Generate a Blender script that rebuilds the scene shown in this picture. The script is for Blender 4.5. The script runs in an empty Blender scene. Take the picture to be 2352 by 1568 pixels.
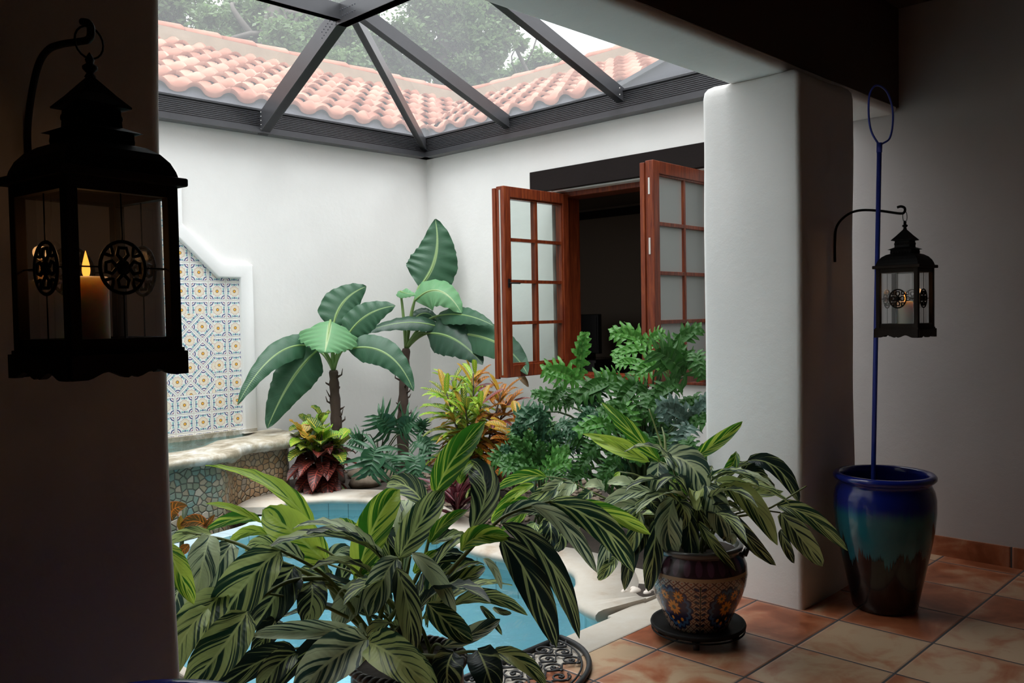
import bpy, bmesh, math, random
from mathutils import Vector, Matrix, noise
R = random.Random(7)
V = Vector
sc = bpy.context.scene
COL = sc.collection
PI = math.pi

# ---------------------------------------------------------------- camera
FPX, PIT, YAW, ROLL, CAMH = 1986.19, -0.03227, 0.77925, 0.017741, 1.38
_cr, _sr, _cp, _sp, _sy, _cy = math.cos(ROLL), math.sin(ROLL), math.cos(PIT), math.sin(PIT), math.sin(YAW), math.cos(YAW)

def cam2world(a, b, c):
    """camera frame (right, forward, up) before pitch and roll -> world direction"""
    a, c = a * _cr + c * _sr, -a * _sr + c * _cr
    b, c = b * _cp - c * _sp, b * _sp + c * _cp
    return V((a * _sy + b * _cy, -a * _cy + b * _sy, c))

def ray(x, y):
    return cam2world((x - 1176) / FPX, 1.0, (784 - y) / FPX)

EYE = V((0, 0, CAMH))
def at_d(x, y, d):
    return EYE + ray(x, y) * d
def at_z(x, y, z):
    r = ray(x, y); return EYE + r * ((z - CAMH) / r.z)
def at_x(x, y, X):
    r = ray(x, y); return EYE + r * (X / r.x)
def at_y(x, y, Y):
    r = ray(x, y); return EYE + r * (Y / r.y)

cd = bpy.data.cameras.new('camera')
cam = bpy.data.objects.new('camera', cd)
COL.objects.link(cam)
right, fwd, up = cam2world(1, 0, 0), cam2world(0, 1, 0), cam2world(0, 0, 1)
cam.matrix_world = Matrix(((right.x, up.x, -fwd.x, 0), (right.y, up.y, -fwd.y, 0), (right.z, up.z, -fwd.z, CAMH), (0, 0, 0, 1)))
cd.sensor_width = 36.0
cd.lens = 36.0 * FPX / 2352
cd.clip_start = 0.02
cd.clip_end = 500
sc.camera = cam

# ---------------------------------------------------------------- objects
class MB:
    """collects vertices and faces of one mesh"""
    def __init__(s):
        s.v = []; s.f = []; s.uv = []; s.m = []; s.sm = []
    def add(s, vs, fs, uvs=None, mi=0, smooth=False):
        o = len(s.v)
        s.v += [V(p) for p in vs]
        for k, f in enumerate(fs):
            s.f.append([i + o for i in f]); s.m.append(mi); s.sm.append(smooth)
            s.uv.append([uvs[i] for i in f] if uvs else None)
        return s
    def box(s, a, b, mi=0):
        x0, y0, z0 = a; x1, y1, z1 = b
        vs = [(x0, y0, z0), (x1, y0, z0), (x1, y1, z0), (x0, y1, z0), (x0, y0, z1), (x1, y0, z1), (x1, y1, z1), (x0, y1, z1)]
        return s.add(vs, [(0, 3, 2, 1), (4, 5, 6, 7), (0, 1, 5, 4), (1, 2, 6, 5), (2, 3, 7, 6), (3, 0, 4, 7)], mi=mi)
    def beam(s, p, q, w, h, upv=(0, 0, 1), mi=0):
        """rectangular bar from p to q: w across, h along up"""
        p, q = V(p), V(q); d = (q - p).normalized(); r = d.cross(V(upv)).normalized(); u = r.cross(d)
        r *= w / 2; u *= h / 2
        vs = [p - r - u, p + r - u, p + r + u, p - r + u, q - r - u, q + r - u, q + r + u, q - r + u]
        return s.add(vs, [(0, 1, 2, 3), (7, 6, 5, 4), (0, 4, 5, 1), (1, 5, 6, 2), (2, 6, 7, 3), (3, 7, 4, 0)], mi=mi)
    def tube(s, pts, rad, n=8, mi=0, cap=True, closed=False):
        pts = [V(p) for p in pts]
        L = len(pts)
        if not hasattr(rad, '__len__'): rad = [rad] * L
        prev = None; rings = []
        for i, p in enumerate(pts):
            if closed: t = pts[(i + 1) % L] - pts[i - 1]
            else: t = pts[min(i + 1, L - 1)] - pts[max(i - 1, 0)]
            t.normalize()
            if prev is None:
                a = V((0, 0, 1)) if abs(t.z) < .9 else V((1, 0, 0))
                r = t.cross(a).normalized()
            else:
                r = (prev - t * prev.dot(t)).normalized()
            prev = r; b = t.cross(r)
            rings.append([p + (r * math.cos(2 * PI * k / n) + b * math.sin(2 * PI * k / n)) * rad[i] for k in range(n)])
        vs = [v for rg in rings for v in rg]
        fs = []
        for i in range(L if closed else L - 1):
            j = (i + 1) % L
            for k in range(n):
                fs.append((i * n + k, i * n + (k + 1) % n, j * n + (k + 1) % n, j * n + k))
        if cap and not closed:
            fs.append(tuple(range(n - 1, -1, -1))); fs.append(tuple((L - 1) * n + k for k in range(n)))
        return s.add(vs, fs, mi=mi, smooth=True)
    def lathe(s, prof, c=(0, 0, 0), n=48, mi=0, smooth=True):
        """prof: list of (radius, z)"""
        vs = []; uv = []
        acc = [0]
        for i in range(1, len(prof)):
            acc.append(acc[-1] + math.hypot(prof[i][0] - prof[i - 1][0], prof[i][1] - prof[i - 1][1]))
        for i, (r, z) in enumerate(prof):
            for k in range(n + 1):
                a = 2 * PI * k / n
                vs.append((c[0] + r * math.cos(a), c[1] + r * math.sin(a), c[2] + z)); uv.append((k / n, acc[i]))
        fs = []
        for i in range(len(prof) - 1):
            for k in range(n):
                fs.append((i * (n + 1) + k, i * (n + 1) + k + 1, (i + 1) * (n + 1) + k + 1, (i + 1) * (n + 1) + k))
        return s.add(vs, fs, uv, mi=mi, smooth=smooth)
    def prism(s, poly, z0, z1, mi=0):
        """horizontal polygon (x,y) extruded in z"""
        n = len(poly)
        vs = [(x, y, z0) for x, y in poly] + [(x, y, z1) for x, y in poly]
        fs = [tuple(range(n - 1, -1, -1)), tuple(range(n, 2 * n))] + [(i, (i + 1) % n, n + (i + 1) % n, n + i) for i in range(n)]
        return s.add(vs, fs, mi=mi)
    def sweep(s, path, prof, closed=False, mi=0, smooth=False, cap=True, wall=0.0):
        """path: (x,y) points; prof: (out, z) with out measured to the right of the path"""
        L = len(path); P = [V((p[0], p[1], 0)) for p in path]
        vs = []; m = len(prof); uv = []; acc = 0
        for i in range(L):
            if closed:
                t0 = (P[i] - P[i - 1]).normalized(); t1 = (P[(i + 1) % L] - P[i]).normalized()
            else:
                t1 = (P[min(i + 1, L - 1)] - P[i]) if i < L - 1 else (P[i] - P[i - 1])
                t0 = (P[i] - P[i - 1]) if i > 0 else t1
                t0 = t0.normalized(); t1 = t1.normalized()
            n0 = V((t0.y, -t0.x, 0)); n1 = V((t1.y, -t1.x, 0)); nn = (n0 + n1)
            nn = nn / max(.3, nn.dot(n0)) if nn.length > 1e-6 else n0
            if i: acc += (P[i] - P[i - 1]).length
            for (o, z) in prof:
                vs.append(P[i] + nn * o + V((0, 0, z))); uv.append((acc, z))
        fs = []
        for i in range(L if closed else L - 1):
            j = (i + 1) % L
            for k in range(m - 1):
                fs.append((i * m + k, j * m + k, j * m + k + 1, i * m + k + 1))
        s.add(vs, fs, uv, mi=mi, smooth=smooth)
        if cap and not closed:
            s.add(vs[:m], [tuple(range(m))], mi=mi); s.add(vs[-m:], [tuple(range(m - 1, -1, -1))], mi=mi)
        return s
    def sphere(s, c, r, n=10, mi=0, sq=(1, 1, 1)):
        vs = []; fs = []
        k2 = n // 2 + 1
        for i in range(k2 + 1):
            a = PI * i / k2
            for k in range(n):
                b = 2 * PI * k / n
                vs.append((c[0] + r * sq[0] * math.sin(a) * math.cos(b), c[1] + r * sq[1] * math.sin(a) * math.sin(b), c[2] + r * sq[2] * math.cos(a)))
        for i in range(k2):
            for k in range(n):
                fs.append((i * n + k, (i + 1) * n + k, (i + 1) * n + (k + 1) % n, i * n + (k + 1) % n))
        return s.add(vs, fs, mi=mi, smooth=True)

def origin_of(o):
    p = V((0, 0, 0))
    while o is not None:
        p = p + o.location; o = o.parent
    return p

def put(name, mb, mats, parent=None, local=False, bevel=0.0, seg=2, solid=0.0, subd=0, sharp=None):
    """link a builder as ONE mesh object; coordinates are world unless local"""
    me = bpy.data.meshes.new(name)
    off = V((0, 0, 0)) if (local or parent is None) else origin_of(parent)
    me.from_pydata([tuple(p - off) for p in mb.v], [], mb.f)
    mats = mats if isinstance(mats, (list, tuple)) else [mats]
    for m in mats: me.materials.append(m)
    me.polygons.foreach_set('material_index', mb.m)
    me.polygons.foreach_set('use_smooth', mb.sm)
    if any(u is not None for u in mb.uv):
        ul = me.uv_layers.new(name='uv'); flat = []
        for f, u in zip(mb.f, mb.uv):
            for k in range(len(f)):
                flat += list(u[k][:2]) if u else [0, 0]
        ul.data.foreach_set('uv', flat)
    me.update()
    if bevel or subd or sharp is None:
        bm = bmesh.new(); bm.from_mesh(me)
        bmesh.ops.remove_doubles(bm, verts=bm.verts, dist=1e-6) if bevel else None
        bmesh.ops.recalc_face_normals(bm, faces=bm.faces) if bevel else None
        bm.to_mesh(me); bm.free()
    o = bpy.data.objects.new(name, me); COL.objects.link(o)
    if parent is not None: o.parent = parent
    if solid:
        md = o.modifiers.new('solid', 'SOLIDIFY'); md.thickness = solid; md.offset = 0
    if bevel:
        md = o.modifiers.new('bevel', 'BEVEL'); md.width = bevel; md.segments = seg; md.limit_method = 'ANGLE'; md.angle_limit = math.radians(40); md.harden_normals = False
        for p in me.polygons: p.use_smooth = seg > 2
    if subd:
        md = o.modifiers.new('sub', 'SUBSURF'); md.levels = subd; md.render_levels = subd
    return o

def tag(o, label=None, cat=None, group=None, kind=None):
    if label: o['label'] = label
    if cat: o['category'] = cat
    if group: o['group'] = group
    if kind: o['kind'] = kind
    return o

def thing(name, label, cat, loc=(0, 0, 0), rz=0.0, group=None):
    o = bpy.data.objects.new(name, None); COL.objects.link(o)
    o.location = loc; o.rotation_euler = (0, 0, rz); o.empty_display_size = .05
    return tag(o, label, cat, group)

def struct(name, mb, mat, label, cat, **k):
    return tag(put(name, mb, mat, **k), label, cat, kind='structure')

def copy_tree(o, parent=None):
    c = o.copy(); COL.objects.link(c)
    if parent is not None: c.parent = parent
    for ch in list(o.children): copy_tree(ch, c)
    return c

def bez(a, m, b, t):
    """quadratic curve that passes through m half way"""
    c = m * 2 - (a + b) * .5
    return a * (1 - t) ** 2 + c * (2 * t * (1 - t)) + b * t * t

def catmull(pts, n=8, closed=False):
    pts = [V(p) if len(p) == 3 else V((p[0], p[1], 0)) for p in pts]
    out = []; L = len(pts)
    for i in range(L if closed else L - 1):
        if closed: p0, p1, p2, p3 = pts[i - 1], pts[i], pts[(i + 1) % L], pts[(i + 2) % L]
        else: p0, p1, p2, p3 = pts[max(i - 1, 0)], pts[i], pts[i + 1], pts[min(i + 2, L - 1)]
        for k in range(n):
            t = k / n
            out.append(.5 * ((2 * p1) + (p2 - p0) * t + (2 * p0 - 5 * p1 + 4 * p2 - p3) * t * t + (3 * p1 - p0 - 3 * p2 + p3) * t ** 3))
    if not closed: out.append(pts[-1])
    return out
# ---------------------------------------------------------------- materials
class E:
    """a float expression made of Math nodes"""
    T = None
    def __init__(s, x): s.x = x
    @staticmethod
    def op(o, *a):
        n = E.T.nodes.new('ShaderNodeMath'); n.operation = o
        for i, v in enumerate(a):
            v = v.x if isinstance(v, E) else v
            if isinstance(v, (int, float)): n.inputs[i].default_value = v
            else: E.T.links.new(v, n.inputs[i])
        return E(n.outputs[0])
    def __add__(s, o): return E.op('ADD', s, o)
    __radd__ = __add__
    def __sub__(s, o): return E.op('SUBTRACT', s, o)
    def __rsub__(s, o): return E.op('SUBTRACT', o, s)
    def __mul__(s, o): return E.op('MULTIPLY', s, o)
    __rmul__ = __mul__
    def __truediv__(s, o): return E.op('DIVIDE', s, o)
    def __lt__(s, o): return E.op('LESS_THAN', s, o)
    def __gt__(s, o): return E.op('GREATER_THAN', s, o)
    def abs(s): return E.op('ABSOLUTE', s)
    def floor(s): return E.op('FLOOR', s)
    def fract(s): return E.op('FRACT', s)
    def sin(s): return E.op('SINE', s)
    def cos(s): return E.op('COSINE', s)
    def sqrt(s): return E.op('SQRT', s)
    def max(s, o): return E.op('MAXIMUM', s, o)
    def min(s, o): return E.op('MINIMUM', s, o)
    def pow(s, o): return E.op('POWER', s, o)
def atan2(a, b): return E.op('ARCTAN2', a, b)
def sstep(a, b, x):
    n = E.T.nodes.new('ShaderNodeMapRange'); n.interpolation_type = 'SMOOTHSTEP'
    for i, v in enumerate((x, a, b)):
        v = v.x if isinstance(v, E) else v
        if isinstance(v, (int, float)): n.inputs[i].default_value = v
        else: E.T.links.new(v, n.inputs[i])
    return E(n.outputs[0])

class Mat:
    def __init__(s, name):
        s.m = bpy.data.materials.new(name); s.m.use_nodes = True
        s.t = s.m.node_tree; E.T = s.t; s.t.nodes.clear()
        s.out = s.t.nodes.new('ShaderNodeOutputMaterial')
    def n(s, typ, **kw):
        n = s.t.nodes.new('ShaderNode' + typ)
        for k, v in kw.items():
            if hasattr(n, k): setattr(n, k, v)
        return n
    def ln(s, a, b):
        s.t.links.new(a.x if isinstance(a, E) else a, b)
    def setin(s, n, key, v):
        i = n.inputs[key]
        if isinstance(v, E): s.ln(v, i)
        elif isinstance(v, bpy.types.NodeSocket): s.ln(v, i)
        elif isinstance(v, (tuple, list)) and len(v) == 3 and i.type == 'RGBA': i.default_value = (*v, 1)
        else: i.default_value = v
    def coords(s, which='Object'):
        c = s.n('TexCoord'); return c.outputs[which]
    def xyz(s, vec):
        n = s.n('SeparateXYZ'); s.ln(vec, n.inputs[0]); return E(n.outputs[0]), E(n.outputs[1]), E(n.outputs[2])
    def vec(s, a, b, c=0.0):
        n = s.n('CombineXYZ')
        for i, v in enumerate((a, b, c)): s.setin(n, i, v)
        return n.outputs[0]
    def noise(s, vec, scale, detail=3, rough=.55, dist=0.0, color=False):
        n = s.n('TexNoise'); s.ln(vec, n.inputs['Vector']); n.inputs['Scale'].default_value = scale
        n.inputs['Detail'].default_value = detail; n.inputs['Roughness'].default_value = rough; n.inputs['Distortion'].default_value = dist
        return n.outputs['Color'] if color else E(n.outputs['Factor' if 'Factor' in n.outputs else 'Fac'])
    def rnd(s, *comp):
        n = s.n('TexWhiteNoise'); n.noise_dimensions = '3D'
        s.ln(s.vec(*(list(comp) + [0.0] * (3 - len(comp)))), n.inputs['Vector']); return E(n.outputs['Value'])
    def mix(s, f, a, b):
        n = s.n('Mix'); n.data_type = 'RGBA'
        s.setin(n, 0, f)
        for idx, v in ((6, a), (7, b)):
            if isinstance(v, (tuple, list)): n.inputs[idx].default_value = (*v[:3], 1)
            else: s.ln(v, n.inputs[idx])
        return n.outputs[2]
    def ramp(s, f, stops):
        n = s.n('ValToRGB'); s.ln(f, n.inputs[0]); e = n.color_ramp.elements
        while len(e) < len(stops): e.new(.5)
        for k, (p, c) in enumerate(stops): e[k].position = p; e[k].color = (*c, 1)
        return n.outputs[0]
    def bump(s, h, strength=.3, dist=.01, normal=None):
        n = s.n('Bump'); n.inputs['Strength'].default_value = strength; n.inputs['Distance'].default_value = dist
        s.ln(h, n.inputs['Height'])
        if normal is not None: s.ln(normal, n.inputs['Normal'])
        return n.outputs[0]
    def bsdf(s, color, rough=.6, metal=0.0, spec=.5, normal=None, trans=None, coat=0.0, emit=None, es=0.0):
        p = s.n('BsdfPrincipled')
        s.setin(p, 'Base Color', color); s.setin(p, 'Roughness', rough); s.setin(p, 'Metallic', metal)
        p.inputs['Specular IOR Level'].default_value = spec
        if coat: p.inputs['Coat Weight'].default_value = coat; p.inputs['Coat Roughness'].default_value = .08
        if emit: s.setin(p, 'Emission Color', emit); p.inputs['Emission Strength'].default_value = es
        if normal is not None: s.ln(normal, p.inputs['Normal'])
        sh = p.outputs[0]
        if trans is not None:
            t = s.n('BsdfTranslucent'); s.setin(t, 'Color', trans[0] if trans[0] is not None else color)
            if normal is not None: s.ln(normal, t.inputs['Normal'])
            x = s.n('MixShader'); x.inputs[0].default_value = trans[1]; s.ln(sh, x.inputs[1]); s.ln(t.outputs[0], x.inputs[2]); sh = x.outputs[0]
        s.ln(sh, s.out.inputs[0]); return s.m

def simple(name, col, rough=.6, metal=0.0, spec=.5, coat=0.0, grain=0.0, gs=40, var=0.0, vs=3.0):
    m = Mat(name); c = m.coords(); color = col; nrm = None
    if var:
        f = m.noise(c, vs, 5); color = m.mix(f, tuple(x * (1 - var) for x in col), tuple(min(1, x * (1 + var)) for x in col))
    if grain: nrm = m.bump(m.noise(c, gs, 4), grain, .004)
    return m.bsdf(color, rough, metal, spec, nrm, coat=coat)

def plaster(name, col, stain=.06):
    m = Mat(name); c = m.coords()
    f = m.noise(c, 1.3, 5, .6); g = m.noise(c, 6, 4)
    colr = m.mix(sstep(.35, .75, f), tuple(x * (1 - stain) for x in col), col)
    h = m.noise(c, 3.2, 3) * .9 + m.noise(c, 26, 4) * .25 + m.noise(c, 120, 2) * .08
    return m.bsdf(colr, .85, 0, .2, m.bump(h, .35, .012))

PLASTER = plaster('white_plaster', (.83, .815, .795))
PLASTER_C = plaster('corridor_plaster', (.52, .48, .47))  # darker copy of the white plaster; corridor shade put into its colour
PLASTER_D = plaster('shade_darkened_plaster', (.12, .09, .075))  # near black plaster: the passage's deep shade is put into the colour
TRIMW = plaster('trim_plaster', (.84, .83, .82), .03)

def floor_mat(name, px, ox, py, oy, along='xy'):
    m = Mat(name); c = m.coords(); x, y, z = m.xyz(c)
    b = y if along == 'xy' else z
    u = (x - ox) / px if along != 'yz' else (y - ox) / px
    w = (b - oy) / py
    iu, iw = u.floor(), w.floor(); fu, fw = u.fract(), w.fract()
    r1, r2 = m.rnd(iu, iw, 1.0), m.rnd(iu, iw, 5.0)
    off = m.vec(x + r1 * 17, y + r2 * 23, z + r1 * 5)
    n1 = m.noise(off, 4.2, 4, .55, .9); n2 = m.noise(off, 13, 4, .6, .4)
    ed = (fu.min(1 - fu) * px).min(fw.min(1 - fw) * py)
    k = n1 * .95 + n2 * .25 + (r2 - .5) * .3
    col = m.ramp(k, [(.36, (.23, .06, .022)), (.52, (.37, .115, .05)), (.62, (.45, .21, .115)), (.76, (.55, .38, .24))])
    col = m.mix(sstep(.045, .004, ed) * .35, col, (.5, .26, .17))
    g = sstep(.0055, .0035, ed)
    col = m.mix(g, col, (.055, .055, .06))
    h = sstep(.003, .012, ed) + n2 * .05
    return m.bsdf(col, m_rough(m, g, .34, .8), 0, .5, m.bump(h, .5, .006))
def m_rough(m, g, a, b): return g * (b - a) + a
FLOOR = floor_mat('terracotta_floor', .4055, 2.474, .397, 2.0435)
SKIRT = floor_mat('terracotta_skirting', .4055, .095, .2, -.07, 'yz')

DARKMETAL = simple('dark_bronze_aluminium', (.08, .08, .087), .3, .4, .5, var=.12, vs=9)
GREYMETAL = simple('grey_flashing', (.062, .064, .08), .6, 0, .3, var=.1, vs=4)
BLACKIRON = simple('black_iron', (.009, .0085, .0085), .6, 0, .15, grain=.15)
DARKWOOD = simple('dark_beam_wood', (.011, .0075, .007), .8, 0, .15, grain=.3, gs=30, var=.25)
LANTWOOD = simple('lantern_wood', (.024, .016, .012), .7, 0, .2, grain=.2, var=.3, vs=14)
STEEL = simple('bright_steel', (.65, .63, .6), .35, .8)
RUBBER = simple('black_rubber', (.018, .018, .02), .55)
BLACKPLASTIC = simple('black_gloss_plastic', (.006, .006, .007), .18)
SOIL = simple('dark_soil', (.035, .025, .018), .95, grain=.8, gs=60, var=.4, vs=20)
STONES = simple('pebble_stone', (.16, .12, .085), .85, grain=.3, var=.5, vs=25)
BARK = simple('tree_bark', (.062, .053, .045), .9, grain=.8, gs=25, var=.35, vs=6)
SHELL = simple('white_shell', (.75, .66, .58), .5, var=.15, vs=40)
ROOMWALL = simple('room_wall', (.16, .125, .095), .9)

def mahogany():
    m = Mat('mahogany'); c = m.coords(); x, y, z = m.xyz(c)
    f = m.noise(m.vec(x * 9, y * 9, z * .8), 5, 5, .6, .6)
    col = m.ramp(f, [(.3, (.085, .012, .005)), (.55, (.19, .036, .011)), (.75, (.29, .068, .018))])
    return m.bsdf(col, .38, 0, .3, m.bump(f, .08, .003), coat=.08)
MAHOG = mahogany()

def glass(name, tint, haze=0.0, refl=1.0, hz=(.9, .93, .95)):
    m = Mat(name)
    tr = m.n('BsdfTransparent'); m.setin(tr, 'Color', tint)
    gl = m.n('BsdfGlossy'); gl.inputs['Roughness'].default_value = .02; m.setin(gl, 'Color', (refl, refl, refl))
    lw = m.n('LayerWeight'); lw.inputs[0].default_value = .5
    fr = E(lw.outputs[1]).pow(5.0) * .9 + .06 * refl
    mx = m.n('MixShader'); m.ln(fr, mx.inputs[0]); m.ln(tr.outputs[0], mx.inputs[1]); m.ln(gl.outputs[0], mx.inputs[2])
    sh = mx.outputs[0]
    if haze:
        t = m.n('BsdfTranslucent'); m.setin(t, 'Color', hz)
        x = m.n('MixShader'); x.inputs[0].default_value = haze
        m.ln(sh, x.inputs[1]); m.ln(t.outputs[0], x.inputs[2]); sh = x.outputs[0]
    m.ln(sh, m.out.inputs[0]); return m.m
PANE = glass('window_glass', (.74, .82, .79))
PANE_G = glass('greyed_window_glass', (.6, .62, .61), .45, .8, (.52, .54, .52))
SKYGLASS = glass('dusty_skylight_glass', (.90, .92, .92), .07, .6)
LGLASS = glass('lantern_glass', (.80, .80, .80), .012)

def water(name, tint, scale, strength):
    m = Mat(name); c = m.coords()
    h = m.noise(c, scale, 3, .5, .4)
    nb = m.bump(h, strength, .03)
    tr = m.n('BsdfTransparent'); m.setin(tr, 'Color', tint)
    gl = m.n('BsdfGlossy'); gl.inputs['Roughness'].default_value = .03; m.ln(nb, gl.inputs['Normal'])
    lw = m.n('LayerWeight'); lw.inputs[0].default_value = .5; m.ln(nb, lw.inputs['Normal'])
    fr = E(lw.outputs[1]).pow(5.0) * .8 + .03
    mx = m.n('MixShader'); m.ln(fr, mx.inputs[0]); m.ln(tr.outputs[0], mx.inputs[1]); m.ln(gl.outputs[0], mx.inputs[2])
    m.ln(mx.outputs[0], m.out.inputs[0]); return m.m
WATER = water('pool_water', (.70, .885, .92), 5, .25)
FWATER = water('fountain_water', (.55, .82, .86), 16, .35)

def pool_tile(name, px, col):
    m = Mat(name); u, v, w = m.xyz(m.coords('UV'))
    fu = (u / px).fract(); ed = fu.min(1 - fu) * px
    r = m.rnd((u / px).floor(), 2.0)
    cc = m.mix(m.noise(m.coords(), 9, 3) * .6 + r * .4, tuple(x * .8 for x in col), tuple(min(1, x * 1.15) for x in col))
    cc = m.mix(sstep(.004, .002, ed), cc, tuple(x * .45 for x in col))
    return m.bsdf(cc, .3, 0, .5)
POOLTILE = pool_tile('aqua_waterline_tile', .155, (.40, .60, .62))
POOLFLOOR = simple('pool_plaster', (.50, .67, .72), .7, var=.05)
LEDGETILE = pool_tile('pale_ledge_tile', .155, (.48, .60, .66))

def coping():
    m = Mat('cream_cast_stone'); c = m.coords()
    f = m.noise(c, 3.5, 5, .65); g = m.noise(c, 22, 4)
    col = m.ramp(f * .8 + g * .25, [(.33, (.38, .29, .21)), (.48, (.50, .44, .37)), (.7, (.55, .51, .45))])
    return m.bsdf(col, .6, 0, .4, m.bump(g, .15, .004))
COPING = coping()
def rough_stone():
    m = Mat('weathered_coping_stone'); c = m.coords()
    f = m.noise(c, 5, 5, .65, .6); g = m.noise(c, 30, 4)
    col = m.ramp(f * .85 + g * .2, [(.35, (.17, .14, .09)), (.5, (.36, .31, .23)), (.6, (.5, .47, .41)), (.75, (.78, .77, .75))])
    return m.bsdf(col, .45, 0, .5, m.bump(f + g * .4, .5, .012))
RSTONE = rough_stone()

def mosaic():
    m = Mat('pebble_mosaic'); u, v, w = m.xyz(m.coords('UV'))
    p = m.vec(u, v, 0.0)
    n = m.n('TexVoronoi'); n.voronoi_dimensions = '2D'; n.feature = 'F1'; m.ln(p, n.inputs['Vector']); n.inputs['Scale'].default_value = 23; n.inputs['Randomness'].default_value = .85
    e = m.n('TexVoronoi'); e.voronoi_dimensions = '2D'; e.feature = 'DISTANCE_TO_EDGE'; m.ln(p, e.inputs['Vector']); e.inputs['Scale'].default_value = 23; e.inputs['Randomness'].default_value = .85
    sp = m.n('SeparateColor'); m.ln(n.outputs['Color'], sp.inputs[0])
    r1, r2 = E(sp.outputs[0]), E(sp.outputs[1])
    teal = m.ramp(r1, [(0, (.16, .20, .12)), (.3, (.20, .27, .20)), (.5, (.10, .27, .26)), (.66, (.26, .28, .18)), (.8, (.36, .27, .17)), (.92, (.52, .46, .36))])
    och = m.ramp(r1, [(0, (.30, .16, .06)), (.35, (.42, .22, .09)), (.6, (.36, .24, .12)), (.8, (.46, .34, .20)), (1, (.28, .22, .16))])
    k = sstep(2.62, 3.02, u + (r2 - .5) * .35)
    col = m.mix(k, teal, och)
    col = m.mix(m.noise(m.coords(), 40, 3) * .5, col, (.3, .27, .22))
    d = E(e.outputs['Distance'])
    col = m.mix(sstep(.075, .035, d), col, (.075, .07, .055))
    col = m.mix(sstep(.25, .45, v) * k * .5, col, (.42, .36, .33))
    return m.bsdf(col, .42, 0, .5, m.bump(sstep(.02, .16, d), .6, .012))
MOSAIC = mosaic()

def talavera():
    """hand painted flower tile; straight grid with a diagonal field in the middle (u = X, v = Z in metres)"""
    m = Mat('talavera_tile'); u, v, w = m.xyz(m.coords('UV'))
    S = .149
    su, sv = (u - 3.375) / S, (v - .484) / S
    D = .2142
    a0, b0 = (u - 3.166) / D, (v - .784) / D
    du, dv = a0 + b0, b0 - a0
    inz = (u < 3.262) * (u > 1.64) * (v > .784) * (v < 1.422)
    pu = su + (du - su) * inz; pv = sv + (dv - sv) * inz
    ra = pu.fract() * 2 - 1; rb = pv.fract() * 2 - 1
    a = ra * 1.16; b = rb * 1.16
    r = (a * a + b * b).sqrt(); th = atan2(b, a)
    aa, ab = a.abs(), b.abs()
    mx, mn = aa.max(ab), aa.min(ab)
    col = (.80, .79, .75)
    pet = r - (.60 + (th * 10).cos() * .055)
    col = m.mix((pet < 0), col, (.82, .74, .60))
    col = m.mix(sstep(.04, .015, pet.abs()), col, (.55, .33, .30))
    spoke = ((th * 5).sin().abs() < .12) * (r < .6) * (r > .2)
    col = m.mix(spoke, col, (.62, .42, .34))
    col = m.mix((r < .20), col, (.12, .05, .04))
    col = m.mix((r < .14), col, (.85, .45, .07))
    rc = ((1 - aa) * (1 - aa) + (1 - ab) * (1 - ab)).sqrt()
    ins = mx < .99
    col = m.mix(sstep(.07, .05, (rc - .44).abs()) * ins, col, (.05, .06, .20))
    col = m.mix((rc < .24) * (rc > .13) * ins, col, (.55, .18, .18))
    teal = (mx > .74) * (mx < .88) * (mn > .10) * (mn < .42)
    col = m.mix(teal, col, (.24, .50, .50))
    tip = (mx > .70) * (mx < .96) * (mn < .07)
    col = m.mix(tip, col, (.06, .10, .24))
    line = ((mx - (.93 - (mn * 5.2).cos() * .05)).abs() < .03) * ins
    col = m.mix(line, col, (.16, .20, .34))
    rmx = ra.abs().max(rb.abs())
    col = m.mix((rmx > .962), col, (.60, .58, .54))
    h = sstep(1.0, .93, rmx)
    return m.bsdf(col, .2, 0, .5, m.bump(h, .3, .004))
TALAVERA = talavera()

def roof_tile():
    m = Mat('terracotta_roof_tile'); c = m.coords(); u, v, w = m.xyz(m.coords('UV'))
    r = m.rnd(u.floor(), v.floor(), 3.0)
    f = m.noise(c, 5, 4); k = r * .45 + f * .6
    col = m.ramp(k, [(.25, (.195, .066, .040)), (.5, (.275, .112, .073)), (.75, (.345, .17, .12))])
    return m.bsdf(col, .8, 0, .3, m.bump(m.noise(c, 60, 3), .15, .004))
ROOFTILE = roof_tile()
MORTAR = simple('ridge_mortar', (.27, .22, .16), .9, var=.25, vs=5, grain=.4)

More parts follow.
